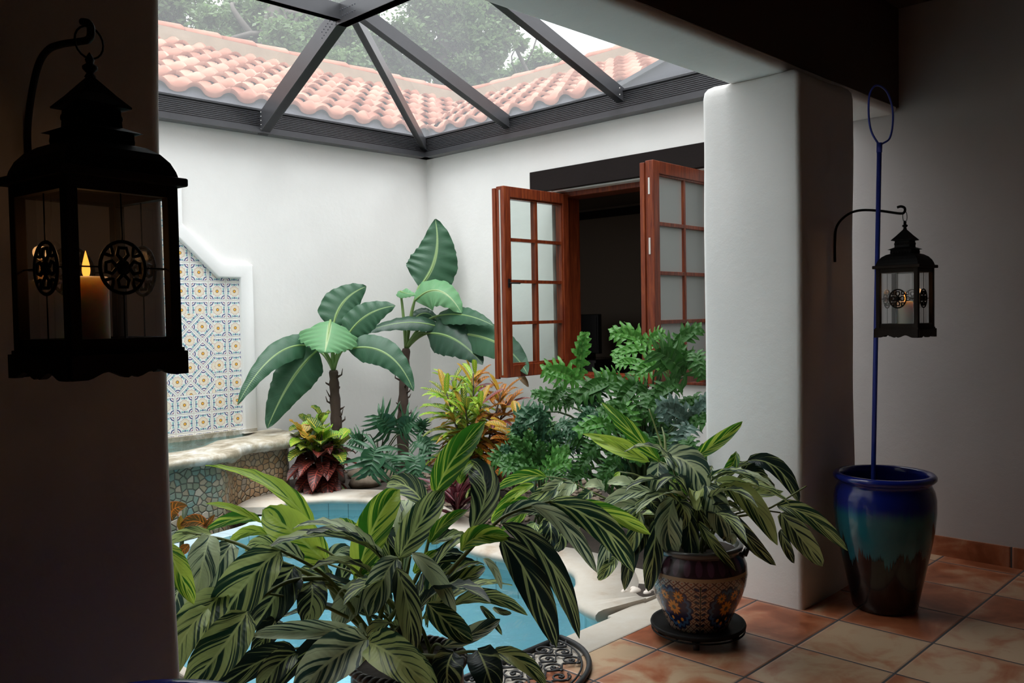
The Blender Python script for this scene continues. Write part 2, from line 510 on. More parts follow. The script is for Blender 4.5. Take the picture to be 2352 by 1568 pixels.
# leaves: uv.x across 0..1, uv.y along 0..1
def leaf_mat(name, dark, light, mid, stripes=0.0, freq=9.0, slant=1.1, amount=.5, vein=None, translu=.28, rough=.36, edge=None, blot=3.0):
    m = Mat(name); u, v, w = m.xyz(m.coords('UV')); c = m.coords()
    au = (u * 2 - 1).abs()
    oi = m.n('ObjectInfo'); rnd = E(oi.outputs['Random'])
    col = m.mix(m.noise(c, blot * 3, 3), dark, tuple(x * 1.35 for x in dark))
    if stripes:
        s = v * freq - au * slant * freq * .32
        side = (u > .5) * 13.7
        st = m.noise(m.vec(s, side + rnd * 50, au * .35), 1.0, 1.5, .5)
        fine = m.noise(m.vec(s * 2.7, side + 7.0 + rnd * 31, au * .5), 1.0, 1.5, .6)
        k = sstep(.5 - .04, .5 + .04, st * .62 + fine * .38 + (amount - .5) + (rnd - .5) * .10)
        col = m.mix(k * stripes, col, m.mix(fine, light, tuple(x * .75 for x in light)))
    if vein is not None:
        s = (v * freq - au * slant).fract()
        k = sstep(.16, .08, (s - .5).abs()) * sstep(1.0, .75, au)
        bl = m.noise(c, blot * 7, 2)
        col = m.mix(k * sstep(.34, .5, bl), col, vein)
    col = m.mix(sstep(.09, .03, au), col, mid)
    if edge is not None: col = m.mix(sstep(.86, .97, au), col, edge)
    h = ((v * freq * 2.2 - au * slant * 1.5) * 6.28).sin() * sstep(1.0, .2, au)
    return m.bsdf(col, rough, 0, .32, m.bump(h, .09, .004), (None, translu))
GINGER = leaf_mat('variegated_ginger_leaf', (.014, .045, .026), (.58, .69, .26), (.60, .69, .28), 1.0, 9, 1.3, .51, translu=.42)
GINGER_L = leaf_mat('bright_ginger_leaf', (.03, .135, .012), (.52, .68, .09), (.52, .65, .13), 1.0, 9.5, 1.3, .50, translu=.5)
GINGER_D = leaf_mat('dark_ginger_leaf', (.012, .026, .022), (.52, .62, .26), (.56, .65, .28), 1.0, 8, 1.3, .46)
GINGER_G = leaf_mat('greyish_ginger_leaf', (.026, .060, .048), (.64, .73, .44), (.66, .73, .42), 1.0, 8.5, 1.3, .52, translu=.38, rough=.42)
GINGER_T = simple('ginger_stem', (.14, .17, .045), .5, var=.3, vs=12)
BANANA = leaf_mat('banana_leaf', (.028, .080, .042), (.05, .13, .07), (.25, .36, .16), .5, 30, .35, .47, translu=.22, rough=.4)
BANANA_L = leaf_mat('pale_banana_leaf', (.13, .30, .14), (.20, .40, .2), (.40, .52, .28), .6, 26, .3, .5, translu=.4, rough=.42)
BANANA_D = leaf_mat('shaded_banana_leaf', (.016, .045, .026), (.03, .08, .045), (.12, .2, .08), .5, 30, .35, .47, translu=.12)
BANANA_S = simple('banana_petiole', (.16, .26, .08), .45, var=.2)
BANANA_T = simple('banana_trunk', (.055, .035, .025), .85, grain=.6, gs=18, var=.5, vs=9)
DEADLEAF = simple('dry_leaf', (.20, .13, .07), .9, var=.4, vs=20)
PHILO = leaf_mat('philodendron_leaf', (.024, .092, .014), (.055, .165, .035), (.10, .21, .06), .35, 8, .8, .45, translu=.22, rough=.48)
PHILO_L = leaf_mat('young_philodendron_leaf', (.062, .21, .032), (.12, .32, .06), (.2, .34, .1), .4, 8, .8, .5, translu=.34)
PHILO_B = leaf_mat('blue_green_philodendron_leaf', (.016, .062, .026), (.036, .105, .045), (.08, .16, .07), .3, 8, .8, .48, translu=.12, rough=.42)
PHILO_S = leaf_mat('silvery_philodendron_leaf', (.07, .13, .10), (.14, .21, .18), (.18, .26, .2), .4, 8, .8, .5, translu=.1, rough=.3)
STEM_G = simple('green_stem', (.05, .09, .03), .5, var=.3)
CROT_G = leaf_mat('green_croton_leaf', (.028, .075, .012), (.1, .2, .02), (.50, .42, .05), .2, 11, 1.6, .45, vein=(.55, .48, .06), translu=.25)
CROT_Y = leaf_mat('yellow_croton_leaf', (.10, .26, .02), (.30, .44, .035), (.6, .5, .08), .5, 11, 1.6, .5, vein=(.62, .55, .08), translu=.35)
CROT_R = leaf_mat('red_croton_leaf', (.055, .014, .012), (.13, .03, .02), (.42, .07, .05), .3, 11, 1.6, .45, vein=(.36, .07, .045), translu=.2)
CROT_O = leaf_mat('orange_croton_leaf', (.06, .05, .012), (.5, .16, .02), (.75, .22, .02), .35, 9, 1.6, .5, vein=(.75, .24, .025), translu=.3, edge=(.7, .16, .02))
CROT_P = leaf_mat('amber_croton_leaf', (.35, .22, .025), (.6, .36, .05), (.7, .32, .05), .6, 9, 1.6, .5, vein=(.10, .16, .02), translu=.35, edge=(.6, .2, .05))
CORDY = leaf_mat('red_cordyline_leaf', (.055, .010, .014), (.42, .20, .22), (.3, .05, .07), .6, 3, 2.5, .42, translu=.2)
TREELEAF = leaf_mat('oak_leaf', (.075, .125, .05), (.1, .17, .06), (.1, .16, .06), 0, translu=.45, rough=.5, blot=.4)
TREELEAF_B = leaf_mat('light_oak_leaf', (.115, .185, .07), (.1, .17, .06), (.1, .16, .06), 0, translu=.45, rough=.5, blot=.4)
# ---------------------------------------------------------------- the setting
XB, YA, XR = 5.53, 6.602, 5.04
YN, YF = 1.89, 2.2            # near and far face of the arcade beam
PZ = 2.464
# floor of the passage
struct('floor', MB().box((-3.2, -3.2, -.12), (XR, 2.227, 0)), FLOOR, 'terracotta tiled floor of the dark passage', 'floor')
struct('ceiling', MB().box((-3.2, -3.2, 3.05), (XR, YN, 3.2)), PLASTER_D, 'shade-darkened plaster ceiling of the passage', 'ceiling')
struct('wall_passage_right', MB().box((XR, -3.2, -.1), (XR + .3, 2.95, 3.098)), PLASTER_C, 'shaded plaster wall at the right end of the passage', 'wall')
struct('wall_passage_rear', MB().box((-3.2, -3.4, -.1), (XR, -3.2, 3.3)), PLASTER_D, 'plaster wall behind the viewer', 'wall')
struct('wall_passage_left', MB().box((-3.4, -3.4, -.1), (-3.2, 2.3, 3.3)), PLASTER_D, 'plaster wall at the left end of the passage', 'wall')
struct('wall_arcade_left', MB().box((-3.2, 1.9, -.1), (.25, 2.2, 3.3)), PLASTER_C, 'plaster wall beside the near pillar', 'wall')
sk = MB().box((XR - .012, -3.2, 0), (XR, 2.95, .108))
struct('baseboard_right', sk, SKIRT, 'terracotta tile skirting along the right wall', 'skirting')
# arcade beam over both openings and the unseen wall above, raised to block low sky
struct('trim_arcade_beam', MB().box((.2, YN, 2.462), (XR, YF, 5.2)), PLASTER, 'thick plaster beam over the openings between the pillars', 'beam', bevel=.03, seg=3)
struct('trim_arcade_beam_shade', MB().box((.2, YN - .006, 2.50), (XR, YN + .01, 3.2)), PLASTER_D, 'passage side of the plaster beam, shade put into its colour', 'beam')  # thin dark sheet over the white beam, standing in for shade

def pillar(x0, x1, y0, y1, z1, seed, label):
    """hand plastered pillar with soft corners and slightly wavy faces"""
    mb = MB(); r = .024; loops = []
    zs = [z1 * k / 24 for k in range(24)] + [z1 - .06, z1 - .03, z1 - .012, z1]; nz = len(zs) - 1
    for k, z in enumerate(zs):
        ring = []
        inset = {nz: .05, nz - 1: .022, nz - 2: .006}.get(k, 0.0)
        for cx, cy, a0 in ((x1 - r, y1 - r, 0), (x0 + r, y1 - r, 90), (x0 + r, y0 + r, 180), (x1 - r, y0 + r, 270)):
            for q in range(5):
                a = math.radians(a0 + q * 22.5)
                ring.append(V((cx + (r) * math.cos(a), cy + (r) * math.sin(a), z)))
        # more points along the sides
        full = []
        L = len(ring)
        for i in range(L):
            p, q = ring[i], ring[(i + 1) % L]; full.append(p)
            if (q - p).length > .15:
                for t in range(1, 8): full.append(p.lerp(q, t / 8))
        c = V(((x0 + x1) / 2, (y0 + y1) / 2, z))
        for p in full:
            d = (p - c); d.z = 0
            n_ = d.normalized()
            p += n_ * (noise.noise(p * 1.7 + V((seed, 0, 0))) * .012 - inset)
        loops.append(full)
    n = len(loops[0]); vs = [p for l in loops for p in l]
    fs = [(i * n + k, i * n + (k + 1) % n, (i + 1) * n + (k + 1) % n, (i + 1) * n + k) for i in range(nz) for k in range(n)]
    mb.add(vs, fs, smooth=True); mb.add(loops[-1], [tuple(range(n))])
    return struct('column', mb, PLASTER, label, 'pillar')
pillar(3.70, 4.285, 1.818, 2.327, PZ + .005, 3, 'square white plaster pillar between the garden and the passage')
pillar(.2, .805, 1.822, 2.327, PZ, 9, 'dark near plaster pillar behind the large lantern')

# courtyard walls
struct('wall_fountain', MB().box((.2, YA, -1.2), (XB + .4, YA + .3, 3.10)), PLASTER, 'white plaster courtyard wall behind the fountain', 'wall')
wy0, wy1, wz0, wz1 = 3.375, 4.955, .855, 2.42      # window opening in the right hand courtyard wall
wb = MB()
wb.box((XB, wy1, -.3), (XB + .3, YA + .2, 3.10)); wb.box((XB, 2.9, -.3), (XB + .3, wy0, 3.10))
wb.box((XB, wy0, -.3), (XB + .3, wy1, wz0)); wb.box((XB, wy0, wz1 + .02), (XB + .3, wy1, 3.10))
struct('wall_window', wb, PLASTER, 'white plaster courtyard wall with the open window', 'wall')
struct('wall_return', MB().box((XR + .01, 2.75, -.1), (XB + .3, 2.95, 3.10)), PLASTER, 'short plaster return beside the window wall', 'wall')
struct('wall_courtyard_left', MB().box((.42, 2.0, -1.2), (.68, YA + .2, 5.2)), PLASTER, 'white courtyard wall hidden behind the near pillar', 'wall')  # out of view; extra height added to hold back low sky light

# ---------------------------------------------------------------- skylight
t = thing('skylight', 'dark bronze metal skylight frame with dusty glass over the courtyard', 'skylight', (3.71, 4.4, 2.906))
prof = [(0, 2.906), (.11, 2.906), (.11, 2.948)]
for k in range(9):
    z = 2.952 + k * .0145
    prof += [(.090, z), (.090, z + .0075), (.082, z + .0085), (.082, z + .0135)]
prof += [(.092, 3.085), (.10, 3.087), (.10, 3.102), (0, 3.102)]
for path, nm in ((((.69, YA - .003), (XB - .003, YA - .003)), 'wall_plate'), (((XB - .003, YA - .003), (XB - .003, 2.97)), 'wall_plate')):
    # out is measured to the right of the path: towards the courtyard
    mb = MB(); mb.sweep(path, prof, cap=True)
    o = put(nm, mb, DARKMETAL, t); o['label'] = 'ribbed metal wall plate'
NX, NY, NZ = 3.713, 5.364, 3.507
def bar(name, p, q, w, h, mat=DARKMETAL, upv=(0, 0, 1)):
    p, q = V(p), V(q); d = (q - p).normalized(); r = d.cross(V(upv)).normalized(); u = r.cross(d)
    mb = MB().beam(p + u * h / 2, q + u * h / 2, w, h, upv); mb.beam(p + u * .006, q + u * .006, w + .012, .012, upv)
    return put(name, mb, mat, t)
rb = bar('ridge_beam', (NX, NY + .02, NZ), (NX, YF + .01, NZ), .075, .15)
big = bar('rafter', (NX, YA - .07, 2.895), (NX, NY, NZ), .075, .15)
cross = bar('cross_beam', (NX, NY - .01, NZ + .03), (.69, NY - .01, NZ + .03), .06, .115)
hip = bar('hip_rafter', (XB - .07, YA - .07, 2.955), (NX + .035, NY - .09, NZ + .035), .045, .10)
r1 = bar('rafter', (XB - .08, 5.383, 3.0), (NX + .03, 5.19, NZ + .02), .055, .105)
r2 = bar('rafter', (XB - .08, 4.139, 3.0), (NX + .03, 4.10, NZ + .02), .055, .105)
# rivets on the node and on the rafter ends
rv = MB()
d1 = (V((NX, YA - .07, 2.895)) - V((NX, NY, NZ))).normalized()
for k in range(7):
    for h in (.05, .095):
        for p in (V((NX - .0385, NY - .04 - k * .03, NZ + h)), V((NX - .0385, NY, NZ)) + d1 * (.05 + k * .03) + V((0, 0, h + .01))):
            rv.sphere(p, .0045, 6)
put('rivet_row', rv, STEEL if False else GREYMETAL, rb)
rv = MB()
for k in range(5):
    rv.sphere(V((NX - .0385, YA - .115, 2.935 + k * .034)), .005, 6)
put('rivet_row', rv, STEEL, big)
for (X, Y, o_) in ((XB - .14, 5.383, r1), (XB - .14, 4.139, r2)):
    rv = MB()
    for k in range(2): rv.sphere((X, Y - .0285, 3.05 + k * .05), .006, 6)
    put('rivet_row', rv, STEEL, o_)
put('flashing_panel', MB().add([(XB + .02, 4.34, 3.115), (XB + .02, 2.97, 3.115), (XB + .02, 2.97, 3.46), (XB + .02, 4.33, 3.125)], [(0, 1, 2, 3)]), GREYMETAL, t, solid=.02)['label'] = 'grey triangular flashing panel'
fr = MB(); fr.beam((XB, 4.36, 3.13), (XB, 2.97, 3.48), .03, .035); fr.beam((XB - .005, 4.36, 3.122), (XB - .005, 2.97, 3.122), .03, .02)
put('flashing_trim', fr, DARKMETAL, t)
def pane(*pts):
    return put('glass_pane', MB().add(pts, [tuple(range(len(pts)))]), SKYGLASS, t)
zt, zp = NZ + .155, 3.108
ex, ny = XB - .04, YA - .04
pane((ex, 5.383, zp), (ex, 4.139, zp), (NX, 4.10, zt), (NX, 5.19, zt))
pane((ex, 4.139, zp), (ex, YF + .01, zp), (NX, YF + .01, zt), (NX, 4.10, zt))
pane((ex, ny, zp), (ex, 5.383, zp), (NX, 5.19, zt), (NX, NY, zt))
pane((ex, ny, zp), (NX, NY, zt), (NX, ny, zp))
pane((NX, ny, zp), (NX, NY, zt), (.69, NY, zt), (.69, ny, zp))
pane((NX, NY, zt), (NX, YF + .01, zt), (.69, YF + .01, zt), (.69, NY, zt))

# ---------------------------------------------------------------- tiled roofs beyond the walls
def wavy(ph):
    """section of an S tile: round cover, shallower pan"""
    return .042 * math.sin(2 * PI * ph) ** .75 if ph < .5 else -.022 * math.sin(2 * PI * (ph - .5)) ** .8

def tile_roof(name, label, along, o_, n_, L, rows, run, rise, hip0):
    """barrel tiled slope. o_: eave start, along: unit vector along the eave, n_: outward (uphill) unit vector"""
    root = thing(name, label, 'roof', o_); along, n_, o_ = V(along), V(n_), V(o_)
    mb = MB(); per = .295; spp = 16
    nrm = (n_ * -rise + V((0, 0, run))).normalized()
    slope = (n_ * run + V((0, 0, rise)))
    nst = int(L / per * spp)
    for r in range(rows):
        f0, f1 = r / rows, (r + 1.16) / rows
        rows_pts = []
        for (f, lift, th) in ((f0, .040, -.038), (f0, .040, 0), ((f0 + f1) / 2, .026, 0), (f1, .010, 0)):
            pts = []
            start = -f * hip0
            for i in range(nst + 1):
                s = start + (L - start) * i / nst
                ph = (s / per) % 1.0
                h = wavy(ph)
                pts.append(o_ + along * s + slope * f + nrm * (h + lift + th))
            rows_pts.append(pts)
        n = nst + 1
        vs = [p for q in rows_pts for p in q]
        uv = [((o_ - p).dot(along) / -per - .25, r + .5) for p in vs]
        fs = [(a * n + i, a * n + i + 1, (a + 1) * n + i + 1, (a + 1) * n + i) for a in range(len(rows_pts) - 1) for i in range(nst)]
        mb.add(vs, fs, uv, smooth=True)
    put('roof_tiles', mb, ROOFTILE, root)
    # scalloped closing strip under the eave
    st = MB(); top = []; bot = []
    for i in range(nst + 1):
        s = L * i / nst; ph = (s / per) % 1.0
        h = wavy(ph)
        p = o_ + along * s + n_ * .018
        top.append(p + V((0, 0, h + .006))); bot.append(p + V((0, 0, -.16)) - n_ * .05)
    m_ = len(top)
    st.add(bot + top, [(i, i + 1, m_ + i + 1, m_ + i) for i in range(m_ - 1)], smooth=True)
    put('eave_closure', st, GREYMETAL, root, solid=.006)['label'] = 'grey scalloped closing strip under the tiles'
    # deck under the tiles and the far slope
    dk = MB(); dn = nrm * -.075; e0 = o_ + n_ * .03 + dn; f0_, f1_ = e0, e0 + slope
    dk.add([e0, e0 + along * L, f1_ + along * L, f1_ - along * hip0], [(0, 1, 2, 3)])
    dk.add([f1_ - along * hip0, f1_ + along * L, f1_ + along * L + n_ * run - V((0, 0, rise)), f1_ - along * hip0 * 2 + n_ * run - V((0, 0, rise))], [(0, 1, 2, 3)])
    put('roof_deck', dk, DARKWOOD, root)
    # mortar bed and ridge caps
    top = o_ + slope
    put('ridge_mortar', MB().beam(top - along * hip0 + V((0, 0, .0)) - n_ * .06, top + along * L + V((0, 0, .0)) - n_ * .06, .20, .17), MORTAR, root)
    cl = .42; k = 0; s = -hip0 - .1
    while s < L:
        c = MB(); arc = []
        for (ds, rr) in ((0, .115), (.02, .125), (cl * 1.08, .10)):
            for q in range(9):
                a = PI * q / 8
                arc.append(top + along * (s + ds) + n_ * math.cos(a) * rr + V((0, 0, .075 + math.sin(a) * rr * .85)))
        c.add(arc, [(a * 9 + q, a * 9 + q + 1, (a + 1) * 9 + q + 1, (a + 1) * 9 + q) for a in range(2) for q in range(8)], [(k + .5, 40.5)] * 27, smooth=True)
        put('ridge_cap', c, ROOFTILE, root, solid=.014)
        s += cl; k += 1
    return root
EZ = 3.188
tile_roof('tile_roof', 'terracotta barrel tile roof rising beyond the fountain wall', (-1, 0, 0), (XB + .10, YA + .06, EZ), (0, 1, 0), 6.2, 7, 2.45, 1.17, 2.7)
tile_roof('tile_roof', 'terracotta barrel tile roof rising beyond the window wall', (0, -1, 0), (XB + .08, YA + .10, EZ), (1, 0, 0), 5.2, 7, 2.70, 1.17, 2.5)

# ---------------------------------------------------------------- ground outside, and the house behind the viewer
struct('ground', MB().add([(-60, -60, -1.5), (80, -60, -1.5), (80, 80, -1.5), (-60, 80, -1.5)], [(0, 1, 2, 3)]), SOIL, 'dark ground around the house', 'ground')
# ---------------------------------------------------------------- pool
cop = [(3.14, 5.60), (3.32, 5.75), (3.41, 5.765), (3.505, 5.69), (3.66, 5.59), (3.747, 5.475), (3.83, 5.35), (3.855, 5.18), (3.825, 4.93), (3.70, 4.575), (3.60, 4.234), (3.50, 3.95), (3.43, 3.70), (3.45, 3.45), (3.51, 3.20), (3.50, 2.965), (3.36, 2.80), (3.19, 2.69), (3.10, 2.565), (3.075, 2.46)]
curve = [(p.x, p.y) for p in catmull(cop, 6)]
# pool shell
shell = MB(); WZ = -.085
led = [(1.5, 5.18), (1.8, 5.19), (2.2, 5.20), (2.52, 5.245), (2.78, 5.295), (2.964, 5.352), (3.10, 5.45), (3.2, 5.56)]
lp = [(p.x, p.y) for p in catmull(led, 4)]
ring = curve[4:] + [(3.07, 2.42), (1.5, 2.42)] + [(x + .006, y - .012) for x, y in lp]
nr = len(ring)
cx, cy = 2.2, 3.9
inner = [(x, y) for x, y in ring]
acc = 0; tb = MB()
for i in range(nr):
    a, b = inner[i], inner[(i + 1) % nr]; l = math.hypot(b[0] - a[0], b[1] - a[1])
    tb.add([(a[0], a[1], -.235), (b[0], b[1], -.235), (b[0], b[1], -.036), (a[0], a[1], -.036)], [(3, 2, 1, 0)], [(acc, 0), (acc + l, 0), (acc + l, .1), (acc, .1)])
    shell.add([(a[0], a[1], -1.15), (b[0], b[1], -1.15), (b[0], b[1], -.235), (a[0], a[1], -.235)], [(3, 2, 1, 0)])
    acc += l
shell.add([(x, y, -1.15) for x, y in inner], [tuple(range(nr))])
pool = thing('pool', 'small curved pool of clear turquoise water', 'pool', (2.2, 3.9, -1.15))
put('pool_shell', shell, POOLFLOOR, pool)
put('waterline_tiles', tb, POOLTILE, pool)['label'] = 'band of aqua tiles along the waterline'
put('step', MB().prism([(2.0, 2.42), (3.05, 2.42), (3.05, 2.95), (2.0, 2.95)], -1.14, -.5), POOLFLOOR, pool)
wt = MB(); wt.add([(x, y, WZ) for x, y in inner[::-1]], [tuple(range(nr))])
w_ = put('water', wt, WATER, pool)
dr = MB(); c = at_x(1322, 1365, 3.50); c = V((3.42, c.y - .03, -.30))
f = put('return_fitting', MB().sphere((3.44, 2.86, -.21), .028, 10, sq=(.5, 1, 1)), SHELL, pool)

# raised planter coping with a bullnose over the water
prof = [(-.03, -.03), (-.056, -.026), (-.068, -.010), (-.066, .006), (-.05, .018), (-.02, .023), (.25, .020), (.25, -.03)]
cp = MB(); cp.sweep(curve[::-1], [(o, z) for o, z in prof][::-1], smooth=True)
# sweep measures out to the right of the path; the path is reversed so that right is towards the pool: flip sign
cp = MB(); cp.sweep(curve, [(-o if False else -o * 1.0, z) for o, z in prof], smooth=True)
tag(put('pool_coping', cp, COPING), 'curved cream stone coping with a rounded nose between pool and plants', 'coping')
tag(put('pool_coping', MB().prism([(.69, 2.228), (3.69, 2.228), (3.69, 2.416), (3.31, 2.416), (3.31, 2.438), (3.05, 2.438), (3.05, 2.415), (.69, 2.415)], -.03, .003), COPING, bevel=.008), 'straight cream stone coping between pool and floor tiles', 'coping')
# planting bed
bed = MB()
poly = [(x, y) for x, y in curve]
bp = poly + [(3.075, 2.34), (3.69, 2.34), (XR + .0, 2.34), (XR, 2.74), (XB, 2.96), (XB, YA), (3.0, YA), (3.0, 5.9)]
bed.add([(x, y, -.02) for x, y in bp], [tuple(range(len(bp)))])
for k in range(260):
    pass
tag(put('soil', bed, SOIL), 'dark planting soil inside the curved coping', 'soil', kind='stuff')
gv = MB(); Rg = random.Random(5)
def inside(px, py, poly_):
    c_ = False; j = len(poly_) - 1
    for i in range(len(poly_)):
        if (poly_[i][1] > py) != (poly_[j][1] > py) and px < (poly_[j][0] - poly_[i][0]) * (py - poly_[i][1]) / (poly_[j][1] - poly_[i][1]) + poly_[i][0]: c_ = not c_
        j = i
    return c_
KEEP = [(at_y(772, 960, 6.15).x, 6.15), (at_y(926, 920, 6.2).x, 6.2)] + [tuple(at_z(px, py, 0))[:2] for px, py in ((735, 1128), (1092, 1095), (860, 1120), (840, 1112), (885, 1098), (822, 1090), (925, 1105), (1092, 1135), (870, 1085))] + [(4.45, 3.25), (4.0, 3.72)]
cnt = 0
while cnt < 900:
    x, y = Rg.uniform(3.3, 5.5), Rg.uniform(4.0, 6.55)
    if inside(x, y, bp) and min(math.hypot(x - a, y - b) for a, b in curve) > .31 and all(math.hypot(x - a, y - b) > .26 for a, b in KEEP) and not (y > 5.7 and x < 3.98):
        r = Rg.uniform(.012, .03); gv.sphere((x, y, -.012), r, 6, sq=(1, Rg.uniform(.7, 1.2), .6)); cnt += 1
tag(put('gravel', gv, STONES), 'brown gravel scattered on the planting soil', 'gravel', kind='stuff')
for k, (x, y, d, r) in enumerate(((840, 1112, 6.4, .10), (885, 1098, 6.6, .08), (822, 1090, 6.9, .07), (925, 1105, 6.5, .055))):
    p = at_z(x, y, .0); mb = MB(); mb.sphere((0, 0, 0), r, 12, sq=(1.5, 1, .62))
    for q in mb.v: q += q.normalized() * noise.noise(q * 14 + V((k * 5, 0, 0))) * r * .35
    mb.v = [q + p + V((0, 0, r * .45 - .02)) for q in mb.v]
    tag(put('rock', mb, STONES), ('largest brown rock beside the low red and yellow croton', 'middle brown rock under the small blue green philodendron', 'small brown rock against the croton stems', 'small brown rock right of the others on the gravel')[k], 'rock', 'rocks on the planting bed')

tag(put('soil', MB().prism([(.69, 2.43), (1.44, 2.43), (1.44, 5.0), (.69, 5.0)], -.9, -.02), SOIL), 'dark soil of the narrow bed left of the pool', 'soil', kind='stuff')
tag(put('pool_coping', MB().box((1.445, 2.43, -.9), (1.49, 5.0, .0)), COPING, bevel=.008), 'low stone kerb between the pool and the narrow left bed', 'coping')
# shells in the round hole by the patterned pot
tag(put('coping_slab', MB().prism([(3.30, 2.418), (3.695, 2.418), (3.695, 2.78), (3.62, 2.96)], -.02, .016), COPING), 'flat cream stone slab around the shell filled hole', 'slab')
hc = V((3.40, 2.52, .018))
hole = MB(); hole.lathe([(.0, .001), (.098, .001), (.10, .0)], hc, 28)
tag(put('planting_ring', hole, SOIL), 'round planting hole in the coping beside the patterned pot', 'hole')
sh_l = ('large white seashell at the left edge of the planting hole', 'rosy seashell at the middle of the planting hole', 'small white pebble shell near the patterned pot')
for k, (x, y, r, sq) in enumerate(((-.03, -.005, .033, (1.1, .7, .6)), (-.01, -.06, .024, (1, .8, .6)), (.03, -.045, .022, (.8, 1, .7)), (-.065, .035, .022, (1, .7, .6)), (.055, -.075, .018, (1, 1, .6)), (.0, .03, .02, (1, .8, .6)))):
    s_ = MB(); s_.sphere(hc + V((x, y, .0)), r, 10, sq=sq)
    labels = ('largest white seashell in the planting hole', 'rounded white seashell at the front of the planting hole', 'pale shell right of the largest one in the hole', 'small shell at the back left of the planting hole', 'smallest pebble shell nearest the caddy', 'shell behind the largest one in the hole')
    tag(put('seashell', s_, SHELL), labels[k], 'seashell', 'shells in the planting hole')

# ---------------------------------------------------------------- fountain
ft = thing('fountain', 'raised wall fountain with stone rim and pebble mosaic front', 'fountain', (2.6, 6.1, -1.1))
front = catmull([(.75, 5.62), (1.6, 5.60), (2.1, 5.625), (2.4, 5.64), (2.62, 5.643), (2.80, 5.63), (2.92, 5.665), (3.02, 5.76), (3.12, 5.885), (3.22, 5.93), (3.36, 5.945), (3.52, 5.955), (3.66, 6.02), (3.76, 6.2), (3.80, 6.57)], 6)
fp = [(p.x, p.y) for p in front]
def offs(path, d):
    out = []
    for i, (x, y) in enumerate(path):
        a = path[max(i - 1, 0)]; b = path[min(i + 1, len(path) - 1)]
        tx, ty = b[0] - a[0], b[1] - a[1]; l = math.hypot(tx, ty) or 1
        out.append((x - ty / l * d, y + tx / l * d))
    return out
wallp = offs(fp, .085)
mo = MB(); acc = 0; vs = []; uv = []
for i, (x, y) in enumerate(wallp):
    if i: acc += math.hypot(x - wallp[i - 1][0], y - wallp[i - 1][1])
    vs += [(x, y, -1.1), (x, y, .42)]; uv += [(x + .05 if True else acc, -1.1), (x + .05, .42)]
# arc length keeps the stones their size; shifted so that u is close to X
acc = 0; uv = []
for i, (x, y) in enumerate(wallp):
    if i: acc += math.hypot(x - wallp[i - 1][0], y - wallp[i - 1][1])
    uv += [(acc + .7, -1.1), (acc + .7, .42)]
mo.add(vs, [(2 * i, 2 * i + 2, 2 * i + 3, 2 * i + 1) for i in range(len(wallp) - 1)], uv, smooth=True)
put('mosaic_front', mo, MOSAIC, ft)['label'] = 'front of teal and ochre pebble mosaic'
# stone rim: irregular nose, dished top
rim = MB(); inn = [(p.x, p.y) for p in catmull([(.75, 6.17), (1.6, 6.17), (2.1, 6.17), (2.4, 6.18), (2.62, 6.16), (2.80, 6.19), (2.92, 6.25), (3.0, 6.3), (3.08, 6.38), (3.16, 6.44), (3.25, 6.47), (3.34, 6.49), (3.42, 6.51), (3.46, 6.52), (3.48, 6.53)], 6)]
for i, (x, y) in enumerate(inn):
    nn = noise.noise(V((x * 3, y * 3, 1))) * .06
    inn[i] = (x, y + nn * .35)
rows = []
def nz_(x, y, k): return noise.noise(V((x * 7, y * 7, k * 3.1)))
for i, (x, y) in enumerate(fp):
    b = inn[i]; rough = 1.0 if x > 2.9 else .35
    dx, dy = b[0] - x, b[1] - y
    w1 = rough * .012
    q = []
    th = .075 if x > 2.9 else .06
    q.append((x + dx * .22, y + dy * .22, .385 + .03 * 0))
    q.append((x + dx * .02, y + dy * .02 , .438 - th + nz_(x, y, 1) * w1))
    q.append((x - dx * .03 * (1 + nz_(x, y, 5)), y - dy * .03 * (1 + nz_(x, y, 5)), .438 - th * .55 + nz_(x, y, 2) * w1))
    q.append((x + nz_(x, y, 3) * w1, y + nz_(x, y, 4) * w1, .436 + nz_(x, y, 6) * w1 * .5))
    q.append((x + dx * .12, y + dy * .12, .449 + nz_(x, y, 7) * w1 * .6))
    q.append((x + dx * .65, y + dy * .65, .444 + nz_(x, y, 8) * w1 * .6))
    q.append((b[0], b[1], .418))
    q.append((b[0], b[1], .30))
    rows.append(q)
m_ = len(rows[0]); vs = [p for q in rows for p in q]
rim.add(vs, [(i * m_ + k, (i + 1) * m_ + k, (i + 1) * m_ + k + 1, i * m_ + k + 1) for i in range(len(rows) - 1) for k in range(m_ - 1)], smooth=True)
rim.add([(3.46, 6.50, .440), (3.80, 6.50, .440), (3.80, 6.595, .44), (3.46, 6.595, .44)], [(0, 1, 2, 3)])
put('stone_rim', rim, RSTONE, ft, sharp=1)['label'] = 'weathered cream stone rim'
put('back_ledge', MB().box((.75, 6.55, .30), (3.6, 6.598, .468)), RSTONE, ft)
put('basin_floor', MB().box((.75, 5.82, .26), (2.9, 6.59, .32)), POOLFLOOR, ft)
put('water', MB().add([(x, y, .430) for x, y in offs(fp, .2)[:-26]] + [(3.2, 6.3, .43), (3.5, 6.55, .430), (.75, 6.55, .430)], [tuple(range(len(fp) - 26 + 3))]), FWATER, ft)
# ledge between pool and fountain
lg = MB(); lg.sweep([(.70, 5.175)] + lp, [(-.16, -1.1), (-.16, -.045), (-.008, -.038), (0, -.045), (0, -.12)], smooth=False)
tag(put('pool_ledge', lg, LEDGETILE), 'pale tiled overflow ledge between the pool and the mosaic front', 'ledge')

